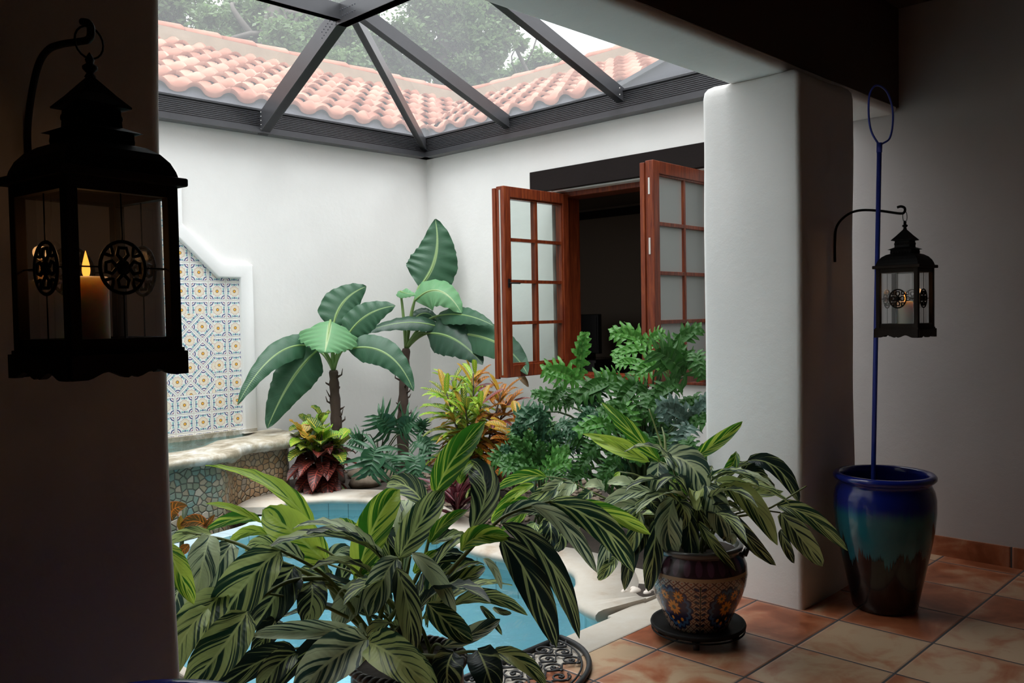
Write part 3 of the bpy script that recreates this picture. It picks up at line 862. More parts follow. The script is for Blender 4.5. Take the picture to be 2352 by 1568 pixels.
# tile panel and plaster surround on the fountain wall
xc = 2.45; pr_ = 3.49 - xc; yw = YA
pts = [(pr_, .44), (pr_, 1.71), (3.30 - xc, 1.71), (2.955 - xc, 2.035), (2.955 - xc, 2.42), (.30, 2.55), (0, 2.60)]
half = [(x, z) for x, z in pts]; outl = half + [(-x, z) for x, z in half[::-1][1:]]
tp = MB(); tp.add([(xc + x, yw - .012, z) for x, z in outl], [tuple(range(len(outl)))], [(xc + x, z) for x, z in outl])
tag(put('tile_panel', tp, TALAVERA), 'stepped panel of hand painted flower tiles above the fountain', 'tile panel')
off_ = [(.115, 0), (.115, .115), (.05, .115), (.06, .09), (.065, .04), (.05, .12), (0, .12)]
outer = [(x + a, z + b) for (x, z), (a, b) in zip(half, off_)]
outo = outer + [(-x, z) for x, z in outer[::-1][1:]]
tr = MB(); n = len(outl); d = .05
vs = [(xc + x, yw - d, z) for x, z in outl] + [(xc + x, yw - d, z) for x, z in outo] + [(xc + x, yw + .002, z) for x, z in outl] + [(xc + x, yw + .002, z) for x, z in outo]
fs = []
for i in range(n - 1):
    fs += [(i, i + 1, n + i + 1, n + i), (i, 2 * n + i, 2 * n + i + 1, i + 1), (n + i, n + i + 1, 3 * n + i + 1, 3 * n + i)]
fs += [(0, n, 3 * n, 2 * n), (n - 1, 3 * n - 1, 4 * n - 1, 2 * n - 1)]
tr.add(vs, fs)
tag(put('trim_tile_panel', tr, TRIMW, bevel=.012, seg=3), 'white plaster surround stepping around the tile panel', 'surround', kind='structure')
# ---------------------------------------------------------------- window, shutters, room behind
tag(put('lintel', MB().box((XB - .028, 2.9, 2.42), (XB + .2, 5.187, 2.602)), DARKWOOD, bevel=.006), 'dark brown wooden lintel over the open window', 'lintel')
wf = MB()
fx0, fx1 = XB + .10, XB + .31
wf.box((fx0, wy1 - .045, wz0), (fx1, wy1 + .02, wz1)); wf.box((fx0, wy0, wz0), (fx1, wy0 + .06, wz1)); wf.box((fx0, wy0, wz1 - .055), (fx1, wy1, wz1 + .02))
win = tag(put('window_1', wf, MAHOG, bevel=.004), 'dark red wooden frame of the open window', 'window', kind='structure')
put('window_sill', MB().box((XB - .03, wy0 - .02, wz0 - .03), (XB + .2, wy1 + .0, wz0 - .006)).box((XB - .005, wy0, wz0 - .006), (XB + .2, wy1, wz0 + .016)), MAHOG, win, bevel=.004)
put('plaster_soffit', MB().box((XB + .01, wy0, wz1 - .012), (XB + .10, wy1 + .02, wz1 + .004)), PLASTER, win)['label'] = 'white plaster strip under the lintel'

def casement(name, label, hinge, free, z0, z1, thick, side, handle):
    """2 x 4 paned shutter leaf from the hinge line to the free edge"""
    h, f = V((*hinge, 0)), V((*free, 0)); d = f - h; W = d.length; d.normalize()
    nrm = V((d.y, -d.x, 0)) * side          # towards the side we see
    root = thing(name, label, 'window shutter', (h.x, h.y, z0))
    def B(mb, a0, a1, b0, b1, t0=0.0, t1=None):
        t1 = thick if t1 is None else t1
        P = lambda a, b, t: h + d * a + V((0, 0, b)) + nrm * (-t)
        vs = [P(a0, b0, t0), P(a1, b0, t0), P(a1, b1, t0), P(a0, b1, t0), P(a0, b0, t1), P(a1, b0, t1), P(a1, b1, t1), P(a0, b1, t1)]
        mb.add(vs, [(0, 1, 2, 3), (7, 6, 5, 4), (0, 4, 5, 1), (1, 5, 6, 2), (2, 6, 7, 3), (3, 7, 4, 0)]); return mb
    st, rl = .075, .10
    put('stile', B(MB(), 0, st, z0, z1), MAHOG, root, bevel=.004); put('stile', B(MB(), W - st, W, z0, z1), MAHOG, root, bevel=.004)
    put('rail', B(MB(), st, W - st, z0, z0 + rl), MAHOG, root, bevel=.004); put('rail', B(MB(), st, W - st, z1 - rl * .85, z1), MAHOG, root, bevel=.004)
    # rebate lip on the far face of the free edge
    put('rebate', B(MB(), W - .02, W + .012, z0 - .012, z1 - .012, thick, thick + .035), MAHOG, root, bevel=.003)
    ia0, ia1, ib0, ib1 = st, W - st, z0 + rl, z1 - rl * .85
    mu = MB(); mw = .026; mid = (ia0 + ia1) / 2
    B(mu, mid - mw / 2, mid + mw / 2, ib0, ib1, thick * .2, thick * .8)
    for k in range(1, 4):
        zz = ib0 + (ib1 - ib0) * k / 4
        B(mu, ia0, ia1, zz - mw / 2, zz + mw / 2, thick * .2, thick * .8)
    for (a0, a1, b0, b1) in ((ia0, ia0 + .012, ib0, ib1), (ia1 - .012, ia1, ib0, ib1), (ia0, ia1, ib0, ib0 + .012), (ia0, ia1, ib1 - .012, ib1)):
        B(mu, a0, a1, b0, b1, thick * .15, thick * .8)
    put('glazing_bars', mu, MAHOG, root, bevel=.003)
    for i in range(2):
        for k in range(4):
            a0 = ia0 if i == 0 else mid; a1 = mid if i == 0 else ia1
            g = MB(); P = lambda a, b: h + d * a + V((0, 0, b)) - nrm * (thick * .5)
            b0, b1 = ib0 + (ib1 - ib0) * k / 4, ib0 + (ib1 - ib0) * (k + 1) / 4
            g.add([P(a0, b0), P(a1, b0), P(a1, b1), P(a0, b1)], [(0, 1, 2, 3)])
            put('pane', g, handle.get('glass', PANE), root)
    for (q0, q1) in handle['strip']:
        ed = MB()
        t0 = thick * handle['t'] - .006; P = None
        B(ed, W - .001, W + .0035, q0, q1, t0, t0 + .014)
        put('latch_plate', ed, STEEL, root)
    if handle.get('z'):
        hd = MB(); zz = handle['z']; a = W - st * .55
        c = h + d * a + V((0, 0, zz)) + nrm * .004
        hd.beam(c - V((0, 0, .035)), c + V((0, 0, .035)), .02, .012, tuple(nrm))
        hd.tube([c, c + nrm * .03, c + nrm * .035 - d * .09], .006, 8)
        put('handle', hd, BLACKIRON, root)
    return root
# left shutter: hinge at the left jamb, folded back towards the wall; right one hides its hinge behind the pillar
ztop, zbot = 2.385, .872
hl = (XB + .09, 4.845)
fl = at_z(1158, 426, ztop); fl2 = at_z(1163, 868, zbot)
casement('window_shutter', 'left mahogany shutter with eight panes, open beside the banana leaves', hl, ((fl.x + fl2.x) / 2, (fl.y + fl2.y) / 2), zbot, ztop, .085, -1, {'strip': [(zbot + .02, ztop - .03)], 't': .5, 'z': 1.62})
fr_ = at_z(1500, 366, ztop)
casement('window_shutter', 'right mahogany shutter with eight panes, partly hidden by the pillar', (XB + .09, wy0 + .04), (fr_.x, fr_.y), zbot, ztop, .065, -1, {'strip': [(2.16, 2.27), (1.76, 1.87)], 't': .5, 'glass': PANE_G})
# the dim room
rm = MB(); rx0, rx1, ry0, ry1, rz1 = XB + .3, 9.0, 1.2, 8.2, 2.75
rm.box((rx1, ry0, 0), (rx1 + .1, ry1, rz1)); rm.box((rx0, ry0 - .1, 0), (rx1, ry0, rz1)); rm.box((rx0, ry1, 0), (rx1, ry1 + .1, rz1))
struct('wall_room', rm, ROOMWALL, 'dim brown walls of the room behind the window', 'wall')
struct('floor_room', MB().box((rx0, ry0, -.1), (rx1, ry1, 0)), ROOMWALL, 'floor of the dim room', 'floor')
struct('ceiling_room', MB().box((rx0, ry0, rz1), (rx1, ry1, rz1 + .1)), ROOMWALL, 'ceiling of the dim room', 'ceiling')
a, b = at_x(1311, 500, rx1), at_x(1481, 484, rx1)
struct('trim_room', MB().box((rx1 - .03, ry0, a.z - .05), (rx1, ry1, a.z + .05)), DARKWOOD, 'dark picture rail on the room wall', 'moulding')
tvx = 8.2
p0, p1 = at_x(1318, 722, tvx), at_x(1376, 812, tvx)
tv = thing('television', 'black flat television on a dark cabinet inside the room', 'television', ((tvx, (p0.y + p1.y) / 2, p1.z)))
put('casing', MB().box((tvx, p1.y, p1.z), (tvx + .06, p0.y + .3, p0.z)), BLACKPLASTIC, tv, bevel=.008)
put('screen', MB().box((tvx - .004, p1.y + .03, p1.z + .05), (tvx + .001, p0.y + .27, p0.z - .03)), BLACKPLASTIC, tv)
put('stand', MB().box((tvx - .05, p1.y + .15, p1.z - .06), (tvx + .12, p0.y + .1, p1.z)), BLACKPLASTIC, tv)
cb = thing('television_cabinet', 'low black cabinet under the television', 'cabinet', (tvx, p0.y, 0))
put('body', MB().box((tvx - .2, p1.y - .12, 0.02), (tvx + .35, p0.y + .45, p1.z - .06)), BLACKPLASTIC, cb, bevel=.01)
put('door', MB().box((tvx - .215, p1.y - .1, 0.06), (tvx - .2, p1.y + .25, p1.z - .1)), BLACKPLASTIC, cb); put('door', MB().box((tvx - .215, p1.y + .27, 0.06), (tvx - .2, p0.y + .43, p1.z - .1)), BLACKPLASTIC, cb)
# ---------------------------------------------------------------- lanterns
def ring_pts(c, r, ax, n=20):
    return [V(c) + ax[0] * r * math.cos(2 * PI * k / n) + ax[1] * r * math.sin(2 * PI * k / n) for k in range(n)]
def lantern(label, loc, rz):
    t = thing('lantern', label, 'lantern', loc, rz, 'hanging candle lanterns')
    def P(nm, mb, m, par=None, **k):
        for p in mb.v: p.x *= .91; p.y *= .91
        return put(nm, mb, m, par or t, local=True, **k)
    h = .082
    # skirt with a scalloped lower edge
    sk = MB(); hb = .105
    for q in range(4):
        M4 = Matrix.Rotation(q * PI / 2, 4, 'Z'); top = []; bot = []
        for i in range(25):
            u = -1 + 2 * i / 24; x = u * hb
            z = .004 + (.011 * (.5 + .5 * math.cos((abs(u) - .42) * PI / .36)) if .06 < abs(u) < .78 else 0) + (.004 if abs(u) < .06 else 0)
            bot.append(M4 @ V((x, -hb, z))); top.append(M4 @ V((x, -hb, .042)))
        sk.add(bot + top, [(i, i + 1, 25 + i + 1, 25 + i) for i in range(24)])
        b2 = [M4 @ V((p[0], p[1], p[2])) for p in [(-hb, -hb, .042), (hb, -hb, .042), (h * .2, -h * .2, .042), (-h * .2, -h * .2, .042)]]
        sk.add(b2, [(0, 1, 2, 3)])
    P('base', sk, LANTWOOD, solid=.012)
    P('base_tray', MB().box((-.098, -.098, .03), (.098, .098, .048)), LANTWOOD, bevel=.003)
    for sx in (-1, 1):
        for sy in (-1, 1):
            P('post', MB().box((sx * .092 - .0105, sy * .092 - .0105, .046), (sx * .092 + .0105, sy * .092 + .0105, .315)), LANTWOOD, bevel=.002)
    for z in (.046, .295):
        fr = MB()
        for s_ in (-1, 1):
            fr.box((-.092, s_ * .092 - .008, z), (.092, s_ * .092 + .008, z + .02)); fr.box((s_ * .092 - .008, -.092, z), (s_ * .092 + .008, .092, z + .02))
        P('frame_rail', fr, LANTWOOD)
    P('top_plate', MB().box((-.116, -.116, .314), (.116, .116, .328)), LANTWOOD, bevel=.003)
    # roof tiers: square profiles
    def sq(mb, prof):
        vs = []; n = len(prof)
        for (r, z) in prof: vs += [(-r, -r, z), (r, -r, z), (r, r, z), (-r, r, z)]
        mb.add(vs, [(i * 4 + k, i * 4 + (k + 1) % 4, i * 4 + 4 + (k + 1) % 4, i * 4 + 4 + k) for i in range(n - 1) for k in range(4)], smooth=False); return mb
    P('dome', sq(MB(), [(.104, .327), (.101, .338), (.094, .353), (.082, .367), (.066, .377), (.052, .381)]), BLACKIRON)
    tier = sq(MB(), [(.051, .374), (.051, .398), (.062, .400), (.037, .410), (.0355, .438), (.049, .4405), (.0495, .443), (.032, .461), (.013, .483), (.005, .492)])
    P('pagoda_cap', tier, BLACKIRON)
    for (rr, zz, s_) in ((.0515, .387, .006), (.037, .425, .0045)):
        fl = MB()
        for q in range(4):
            M4 = Matrix.Rotation(q * PI / 2, 4, 'Z')
            for i in range(7):
                x = (-.8 + 1.6 * i / 6) * rr
                fl.tube([M4 @ p for p in ring_pts((x, -rr - .001, zz), s_, (V((1, 0, 0)), V((0, 0, 1))), 8)], .0016, 5, closed=True)
        P('filigree_band', fl, BLACKIRON)
    P('finial', MB().lathe([(.001, .488), (.010, .492), (.006, .498), (.013, .505), (.013, .509), (.006, .514), (.008, .520), (.003, .529), (.0005, .532)], n=14), BLACKIRON)
    P('hanging_ring', MB().tube(ring_pts((0, 0, .548), .026, (V((1, 0, 0)), V((0, 0, 1)))), .0018, 6, closed=True), BLACKIRON)
    for q in range(4):
        M4 = Matrix.Rotation(q * PI / 2, 4, 'Z'); y = -.089
        g = MB().add([M4 @ V(p) for p in ((-.083, y + .006, .06), (.083, y + .006, .06), (.083, y + .006, .30), (-.083, y + .006, .30))], [(0, 1, 2, 3)])
        P('glass_pane', g, LGLASS)
        md = MB(); c = V((0, y, .178)); ax = (V((1, 0, 0)), V((0, 0, 1)))
        def tb(pts, r, closed=False): md.tube([M4 @ p for p in pts], r, 6, closed=closed)
        tb(ring_pts(c, .041, ax, 28), .0032, True)
        for k in range(8):
            a = k * PI / 4; e = V((math.cos(a), 0, math.sin(a))); p2 = V((-math.sin(a), 0, math.cos(a)))
            tb([c, c + e * .012], .004)
            if k % 2 == 0: tb([c + e * .012 + p2 * .002, c + e * .02 + p2 * .010, c + e * .031 + p2 * .007, c + e * .031 - p2 * .007, c + e * .02 - p2 * .010, c + e * .012 - p2 * .002], .0034)
            else: tb([c + e * .040 + p2 * .010, c + e * .030 + p2 * .004, c + e * .026, c + e * .030 - p2 * .004, c + e * .040 - p2 * .010], .003)
        md.sphere(M4 @ c, .009, 10)
        mo_ = P('medallion', md, BLACKIRON)
        for (p, q2) in (((-.082, y, .178), (-.041, y, .178)), ((.041, y, .178), (.082, y, .178)), ((0, y, .219), (0, y, .298)), ((0, y, .06), (0, y, .137))):
            P('support_rod', MB().tube([M4 @ V(p), M4 @ V(q2)], .0013, 5), BLACKIRON, mo_)
    return t
WAX = Mat('ivory_wax')
_c = WAX.coords(); _x, _y, _z = WAX.xyz(_c)
WAX = WAX.bsdf((.86, .80, .64), .5, 0, .4)
_p = [n for n in WAX.node_tree.nodes if n.type == 'BSDF_PRINCIPLED'][0]
_p.inputs['Subsurface Weight'].default_value = .9; _p.inputs['Subsurface Radius'].default_value = (1, .55, .25); _p.inputs['Subsurface Scale'].default_value = .05
_f = Mat('candle_flame'); _e = _f.n('Emission'); _e.inputs[0].default_value = (1, .30, .04, 1); _e.inputs[1].default_value = 2.6; _f.ln(_e.outputs[0], _f.out.inputs[0]); FLAME = _f.m
def candle(label, loc):
    t = thing('candle', label, 'candle', loc, 0, 'pillar candles')
    put('wax', MB().lathe([(0, .002), (.033, .002), (.0335, .004), (.0335, .113), (.031, .117), (.028, .1145), (.012, .109), (0, .108)], n=28), WAX, t, local=True)
    put('wick', MB().tube([(0, 0, .107), (.001, 0, .118), (.003, 0, .124)], .0012, 5), BLACKIRON, t, local=True)
    put('flame', MB().lathe([(0, .1145), (.0025, .1155), (.0045, .1185), (.0058, .123), (.0063, .128), (.0060, .133), (.0052, .1385), (.0040, .144), (.0026, .150), (.0012, .156), (0, .160)], n=16), FLAME, t, local=True)
    l = bpy.data.lights.new('candle_glow', 'POINT'); l.energy = .09; l.color = (1, .5, .18); l.shadow_soft_size = .012
    o = bpy.data.objects.new('candle_glow', l); COL.objects.link(o); o.parent = t; o.location = (0, 0, .165)
    return t
RB = (4.046, 1.487, 1.238)
lantern('dark wood and iron lantern hanging from the square pillar in front of the blue pole', RB, math.radians(-2))
candle('ivory pillar candle burning in the lantern beside the blue pole', (RB[0], RB[1], RB[2] + .049))
LB = (.536, 1.487, 1.286)
lantern('dark wood and iron lantern hanging on the near pillar, the one that looms largest', LB, math.radians(8))
candle('ivory pillar candle burning in the near lantern', (LB[0] - .018, LB[1] - .004, LB[2] + .049))
def bracket(label, X, pts, rad):
    t = thing('wall_bracket', label, 'bracket', (X, 1.822, at_x(*pts[0], X).z), 0, 'lantern brackets')
    P = [at_x(x, y, X) for x, y in pts]; 
    for p in P: p.y = min(p.y, 1.812)
    put('arm', MB().tube(catmull(P, 6), rad, 10), BLACKIRON, t)
bracket('curved iron bracket carrying the lantern beside the blue pole', 4.046, [(1912, 602), (1911, 560), (1922, 520), (1945, 494), (1975, 483), (2020, 484), (2066, 490), (2077, 487), (2078, 478), (2070, 474), (2061, 476)], .0058)
bracket('curved iron bracket carrying the near lantern', .536, [(56, 372), (62, 300), (72, 220), (88, 150), (110, 115), (140, 102), (178, 96), (204, 90), (209, 70), (204, 54), (190, 50)], .0062)

# ---------------------------------------------------------------- blue glazed planters
def glaze():
    m = Mat('blue_drip_glaze'); c = m.coords('Generated'); x, y, z = m.xyz(c)
    ang = atan2(y - .5, x - .5)
    o = m.coords('Object')
    v1 = m.noise(m.vec(ang.cos() * 1.7, ang.sin() * 1.7, 0.0), 1.6, 4, .75, .3)
    v2 = m.noise(m.vec(ang.cos() * 12, ang.sin() * 12, z * .6), 1.6, 3, .6)
    zz = z + (v2 - .5) * .05
    teal = m.mix(m.noise(o, 9, 4), (.005, .085, .14), (.02, .17, .20))
    col = m.mix(sstep(.70, .80, zz), teal, (.008, .018, .20))
    col = m.mix(sstep(.0, .05, zz - .10 - v1 * .66), (.004, .004, .006), col)
    return m.bsdf(col, .16, 0, .5, m.bump(v2, .06, .006), coat=.3)
GLAZE = glaze()
def blue_pot(label, loc, s=1.0):
    t = thing('glazed_planter', label, 'planter', loc, 0, 'blue glazed planters')
    prof = [(.0, .0), (.128, 0), (.140, .008), (.147, .05), (.168, .15), (.193, .27), (.211, .37), (.219, .45), (.219, .51), (.212, .545), (.200, .568), (.197, .580), (.212, .590), (.221, .600), (.221, .612), (.212, .622), (.196, .622), (.187, .612), (.186, .59), (.195, .56), (.200, .5), (.19, .35), (.15, .12), (.0, .05)]
    put('pot', MB().lathe([(r * s, z * s) for r, z in prof], n=64), GLAZE, t, local=True)
    return t
BP = (4.028, 1.585)
BP = tuple(at_z(2032, 1393, 0))[:2]
blue_pot('tall blue and black glazed planter on the floor right of the pillar', (BP[0], BP[1], 0), 1.0)
lp_ = at_d(245, 1600, 1.27)
blue_pot('second blue glazed planter, only its rim in view below the near lantern', (lp_.x, lp_.y, 0.0), 1.2)
# ---------------------------------------------------------------- pool skimmer
BLUE = simple('blue_anodised_pole', (.06, .10, .60), .35, 0, .5)
p0 = V((BP[0] - .03, BP[1] + .01, .10)); dp = (p0 - EYE).dot(V((fwd.x, fwd.y, 0)).normalized())
q1 = at_x(2020, 330, 4.30); p1 = q1
def on_line(y, x): return None
SKd = V((BP[0], BP[1], 0)).length
ptop = at_d(2020, 330, 3.98); pbot = at_d(2006, 1085, 4.0)
pl = thing('pool_skimmer', 'blue pool skimmer pole with an open loop, standing in the blue planter', 'pool skimmer', (pbot.x, pbot.y, .08))
dirp = (ptop - pbot).normalized(); pend = pbot + dirp * ((.09 - pbot.z) / dirp.z)
put('pole', MB().tube([pend, ptop], .0105, 14), BLUE, pl)
lo = catmull([at_d(x, y, d) for x, y, d in ((2019, 332, 3.98), (2004, 308, 3.97), (1997, 282, 3.96), (1995, 245, 3.955), (1998, 215, 3.95), (2010, 197, 3.95), (2026, 200, 3.97), (2040, 216, 3.99), (2050, 250, 4.0), (2050, 290, 4.0), (2043, 318, 3.99), (2030, 328, 3.985), (2021, 332, 3.98))], 5)
put('loop', MB().tube(lo, .0045, 8), BLUE, pl)
put('socket', MB().tube([ptop - dirp * .04, ptop + dirp * .004], .0125, 12), BLUE, pl)

# ---------------------------------------------------------------- patterned ginger pot on a plant caddy
def painted():
    m = Mat('painted_talavera_pot'); u, v, w = m.xyz(m.coords('UV')); c = m.coords()
    N = 5.0
    us = u * N; fu = us.fract() - .5
    # net of scales
    a = us * 7 + v * 34; b = us * 7 - v * 34
    fa, fb = a.fract() - .5, b.fract() - .5
    net = sstep(.37, .45, fa.abs().max(fb.abs()))
    dot = sstep(.16, .12, (fa * fa + fb * fb).sqrt())
    col = m.mix(net, (.37, .265, .195), (.10, .03, .02)); col = m.mix(dot, col, (.28, .07, .03))
    # scalloped medallions with flowers
    y = (v - .245) * 9.0; x = fu * 2.6
    th = atan2(y, x); r = (x * x + y * y).sqrt()
    sc_ = r - (.86 + (th * 8).cos().abs() * .12)
    col = m.mix(sc_ < 0, col, (.012, .014, .06)); col = m.mix(sc_ < -.1, col, (.04, .10, .22)); col = m.mix(sc_ < -.24, col, (.012, .014, .055))
    def flower(cx, cy, R_):
        nonlocal col
        xx, yy = x - cx, y - cy; rr = (xx * xx + yy * yy).sqrt(); t = atan2(yy, xx)
        pet = rr - R_ * ((t * 5).cos().abs() * .35 + .65)
        col = m.mix(pet < 0, col, (.62, .24, .03)); col = m.mix(sstep(.05, .02, pet.abs()), col, (.10, .03, .01))
        col = m.mix(rr < R_ * .28, col, (.10, .09, .05))
    flower(0.0, .05, .36); flower(.34, .55, .26); flower(-.36, .52, .24)
    for (cx, cy) in ((.3, -.48), (-.3, -.48), (0.0, -.64)):
        xx, yy = x - cx, y - cy; col = m.mix((xx * xx + yy * yy).sqrt() < .085, col, (.65, .25, .03))
    # leaf sprigs between medallions
    x2 = (us + .5).fract() - .5; lx = (x2 * 13).abs(); ly = ((v - .12) * 34).fract() - .5
    leaf = ((ly - lx * .25) * (ly - lx * .25) * 14 + (lx - .75) * (lx - .75) * 2.2) < .75
    spr = leaf * (v > .13) * (v < .36)
    col = m.mix(spr, col, (.012, .016, .05)); col = m.mix(((x2 * 13).abs() < .1) * (v > .1) * (v < .36), col, (.012, .03, .02))
    # top band
    tb_ = (u * 26).fract() - .5
    band = (v > .385) * (v < .47)
    bc = m.mix((tb_ * tb_ * 9 + ((v - .43) * 26) * ((v - .43) * 26)) < .8, (.03, .012, .018), (.075, .03, .05))
    col = m.mix(band, col, bc)
    col = m.mix(v > .47, col, (.06, .055, .055)); col = m.mix((v > .375) * (v < .39), col, (.35, .22, .12))
    col = m.mix(v < .03, col, (.02, .02, .03))
    return m.bsdf(col, .22, 0, .5, coat=.25)
PAINT = painted()
GP = at_z(1603, 1432, 0.055); GPX, GPY = GP.x, GP.y
cad = thing('plant_caddy', 'round dark plant caddy on short wheels under the painted pot', 'plant caddy', (GPX, GPY, 0))
put('tray', MB().lathe([(0, .046), (.14, .046), (.19, .048), (.197, .054), (.199, .062), (.196, .070), (.188, .066), (.182, .058), (.12, .056), (0, .056)], (GPX, GPY, 0), 48), BLACKIRON, cad)
put('hoop', MB().tube([V((GPX + .192 * math.cos(a * PI / 20), GPY + .192 * math.sin(a * PI / 20), .040)) for a in range(40)], .004, 8, closed=True), BLACKIRON, cad)
for k in range(4):
    a = math.radians(k * 90 + 30); c = V((GPX + .15 * math.cos(a), GPY + .15 * math.sin(a), .019)); d = V((-math.sin(a), math.cos(a), 0))
    put('wheel', MB().tube([c - d * .012, c + d * .012], .019, 14), RUBBER, cad)
    put('fork', MB().box((c.x - .012, c.y - .012, .03), (c.x + .012, c.y + .012, .048)), BLACKIRON, cad)
PZ0 = .057
rg = thing('potted_ginger', 'striped ginger plant in the painted floral pot before the pillar', 'potted plant', (GPX, GPY, PZ0))
put('pot', MB().lathe([(0, 0), (.125, 0), (.13, .012), (.15, .06), (.178, .12), (.199, .18), (.206, .225), (.203, .265), (.19, .298), (.178, .312), (.178, .322), (.188, .332), (.190, .342), (.182, .348), (.166, .345), (.164, .30), (0, .29)], (GPX, GPY, PZ0), 64), PAINT, rg)
put('soil', MB().lathe([(0, .318), (.165, .318)], (GPX, GPY, PZ0), 24), SOIL, rg)
hd = MB()
for s_ in (-1, 1):
    c = V((GPX, GPY, PZ0 + .30)) + V((.705, -.71, 0)) * .185 * s_
    hd.tube([c + V((.705, -.71, 0)) * s_ * .02 * math.sin(a * PI / 6) + V((-.71, -.705, 0)) * .05 * math.cos(a * PI / 6) + V((0, 0, .02 * math.sin(a * PI / 3))) for a in range(7)], .012, 8)
put('rope_handle', hd, simple('dark_glazed_rope', (.03, .03, .035), .3), rg)
# front ginger pot
FP = at_d(935, 1500, 2.50); PFX, PFY = FP.x, FP.y; FZ = .385
fg = thing('potted_ginger', 'large striped ginger plant in a dark rope rimmed pot in front of the pool', 'potted plant', (PFX, PFY, 0))
DKPOT = simple('dark_brown_glazed_pot', (.035, .022, .017), .35, var=.4, vs=14)
put('pot', MB().lathe([(0, 0), (.10, 0), (.105, .01), (.125, .10), (.15, .22), (.163, .30), (.162, .345), (.158, .36), (.166, .37), (.171, .38), (.166, FZ + .008), (.156, FZ + .004), (.15, .36), (0, .33)], (PFX, PFY, 0), 56), DKPOT, fg)
rp = MB()
for s_ in range(2):
    pts = [V((PFX + (.163 + .007 * math.cos(a * .9 + s_ * PI)) * math.cos(2 * PI * a / 160), PFY + (.163 + .007 * math.cos(a * .9 + s_ * PI)) * math.sin(2 * PI * a / 160), FZ + .007 * math.sin(a * .9 + s_ * PI))) for a in range(160)]
    rp.tube(pts, .0075, 6, closed=True)
put('rope_rim', rp, DKPOT, fg)
put('soil', MB().lathe([(0, .362), (.153, .362)], (PFX, PFY, 0), 24), SOIL, fg)

# ---------------------------------------------------------------- half round scroll doormat
mc = V((2.25, 2.40, .0146))
mt = thing('doormat', 'half round black scrollwork rubber doormat on the floor tiles', 'doormat', (mc.x, mc.y, 0))
mm = MB(); Rm, Rn = .44, .415
arc = [mc + V((Rm * math.cos(a * PI / 30), -.37 * math.sin(a * PI / 30), 0)) for a in range(31)]
for (s_, r_) in ((1.0, .011), (.93, .004)):
    A = [mc + (p - mc) * s_ for p in arc]
    mm.tube(A, r_, 8); mm.tube([A[0], A[-1]], r_, 8)
put('border', mm, RUBBER, mt)
sp = MB(); Rd = random.Random(3)
def spiral(c, r, a0, turns, sgn):
    pts = []
    for k in range(26):
        f = k / 25; rr = r * (1 - .82 * f); a = a0 + sgn * f * turns * 2 * PI
        pts.append(c + V((rr * math.cos(a), rr * math.sin(a), 0)))
    sp.tube(pts, .0042, 6)
for i in range(-4, 5):
    for j in range(0, 5):
        c = mc + V((i * .095 + (j % 2) * .045, -.04 - j * .074, 0)); q = c - mc
        if (q.x / .39) ** 2 + (q.y / .315) ** 2 < .97:
            spiral(c, .043, Rd.choice((0, PI / 2, PI, -PI / 2)), 1.35, 1 if (i + j) % 2 else -1)
            sp.tube([c + V((-.047, .0, 0)), c + V((0, -.038, 0)), c + V((.047, 0, 0))], .0036, 6)
            sp.sphere(c + V((0, -.036, 0)), .009, 8, sq=(1, 1, .5)); sp.sphere(c, .008, 8, sq=(1, 1, .6))
put('scrollwork', sp, RUBBER, mt)
# ---------------------------------------------------------------- leaves
def w_lance(v): return max(.0, (v ** .62) * ((1 - v) ** .72)) / .42
def w_banana(v): return (min(1, v / .18) ** .6) * (min(1, (1 - v) / .55) ** .62)
def w_ovate(v): return (math.sin(PI * v ** .85)) ** .8
def w_strap(v): return min(1, v / .25) ** .7 * min(1, (1 - v) / .55) ** .8

def keep_clear(p):
    """leaves bend along the walls and the pillar instead of going through them"""
    if p.y > 2.97: p.x = min(p.x, XB - .035)
    elif p.y > 2.4: p.x = min(p.x, XR - .03)
    p.y = min(p.y, YA - .02)
    if p.x > 3.672 and p.x < 4.3 and 1.79 < p.y < 2.36:
        if p.y > 2.2: p.y = 2.36 + (p.y - 2.36) * .1
        elif p.x - 3.672 < p.y - 1.79: p.x = 3.672 + (p.x - 3.672) * .03
        else: p.y = 1.79

def leaf(mb, a, m, b, w, nrm, prof=w_lance, cup=.22, wave=.05, nl=14, nw=6, mi=0, roll=0.0, fr=6.0, ragged=0.0, seed=0.0, fold=0.0):
    """blade along the curve a-m-b of full width w; nrm is roughly the way its face looks"""
    a, m, b = V(a), V(m), V(b); nrm = V(nrm).normalized()
    rows = []; uv = []; L = (m - a).length + (b - m).length
    for i in range(nl + 1):
        v = i / nl; p = bez(a, m, b, v)
        t = (bez(a, m, b, min(1, v + .02)) - bez(a, m, b, max(0, v - .02))).normalized()
        s_ = t.cross(nrm)
        if s_.length < 1e-4: s_ = t.cross(V((.3, .2, .9)))
        s_.normalize(); n = s_.cross(t).normalized()
        if roll:
            q = Matrix.Rotation(roll * (v - .2), 3, t); s_ = q @ s_; n = q @ n
        hw = w * .5 * prof(min(.999, max(.001, v)))
        for j in range(nw + 1):
            u = -1 + 2 * j / nw
            k = hw
            if ragged and abs(u) > .95: k *= 1 - ragged * (.5 + .5 * noise.noise(V((v * 23, seed, u))))
            y = abs(u) * abs(u) * cup * hw * 2 + fold * abs(u) * hw
            wv = math.sin(v * fr * 6.28 + seed + (1.3 if u > 0 else 0)) * wave * w * abs(u) ** 2
            rows.append(p + s_ * (u * k * (1 - .12 * min(1, cup * 2) * abs(u))) + n * (y + wv)); uv.append(((u + 1) / 2, v))
    n_ = nw + 1
    for p in rows: keep_clear(p)
    mb.add(rows, [(i * n_ + j, i * n_ + j + 1, (i + 1) * n_ + j + 1, (i + 1) * n_ + j) for i in range(nl) for j in range(nw)], uv, mi=mi, smooth=True)
    return mb

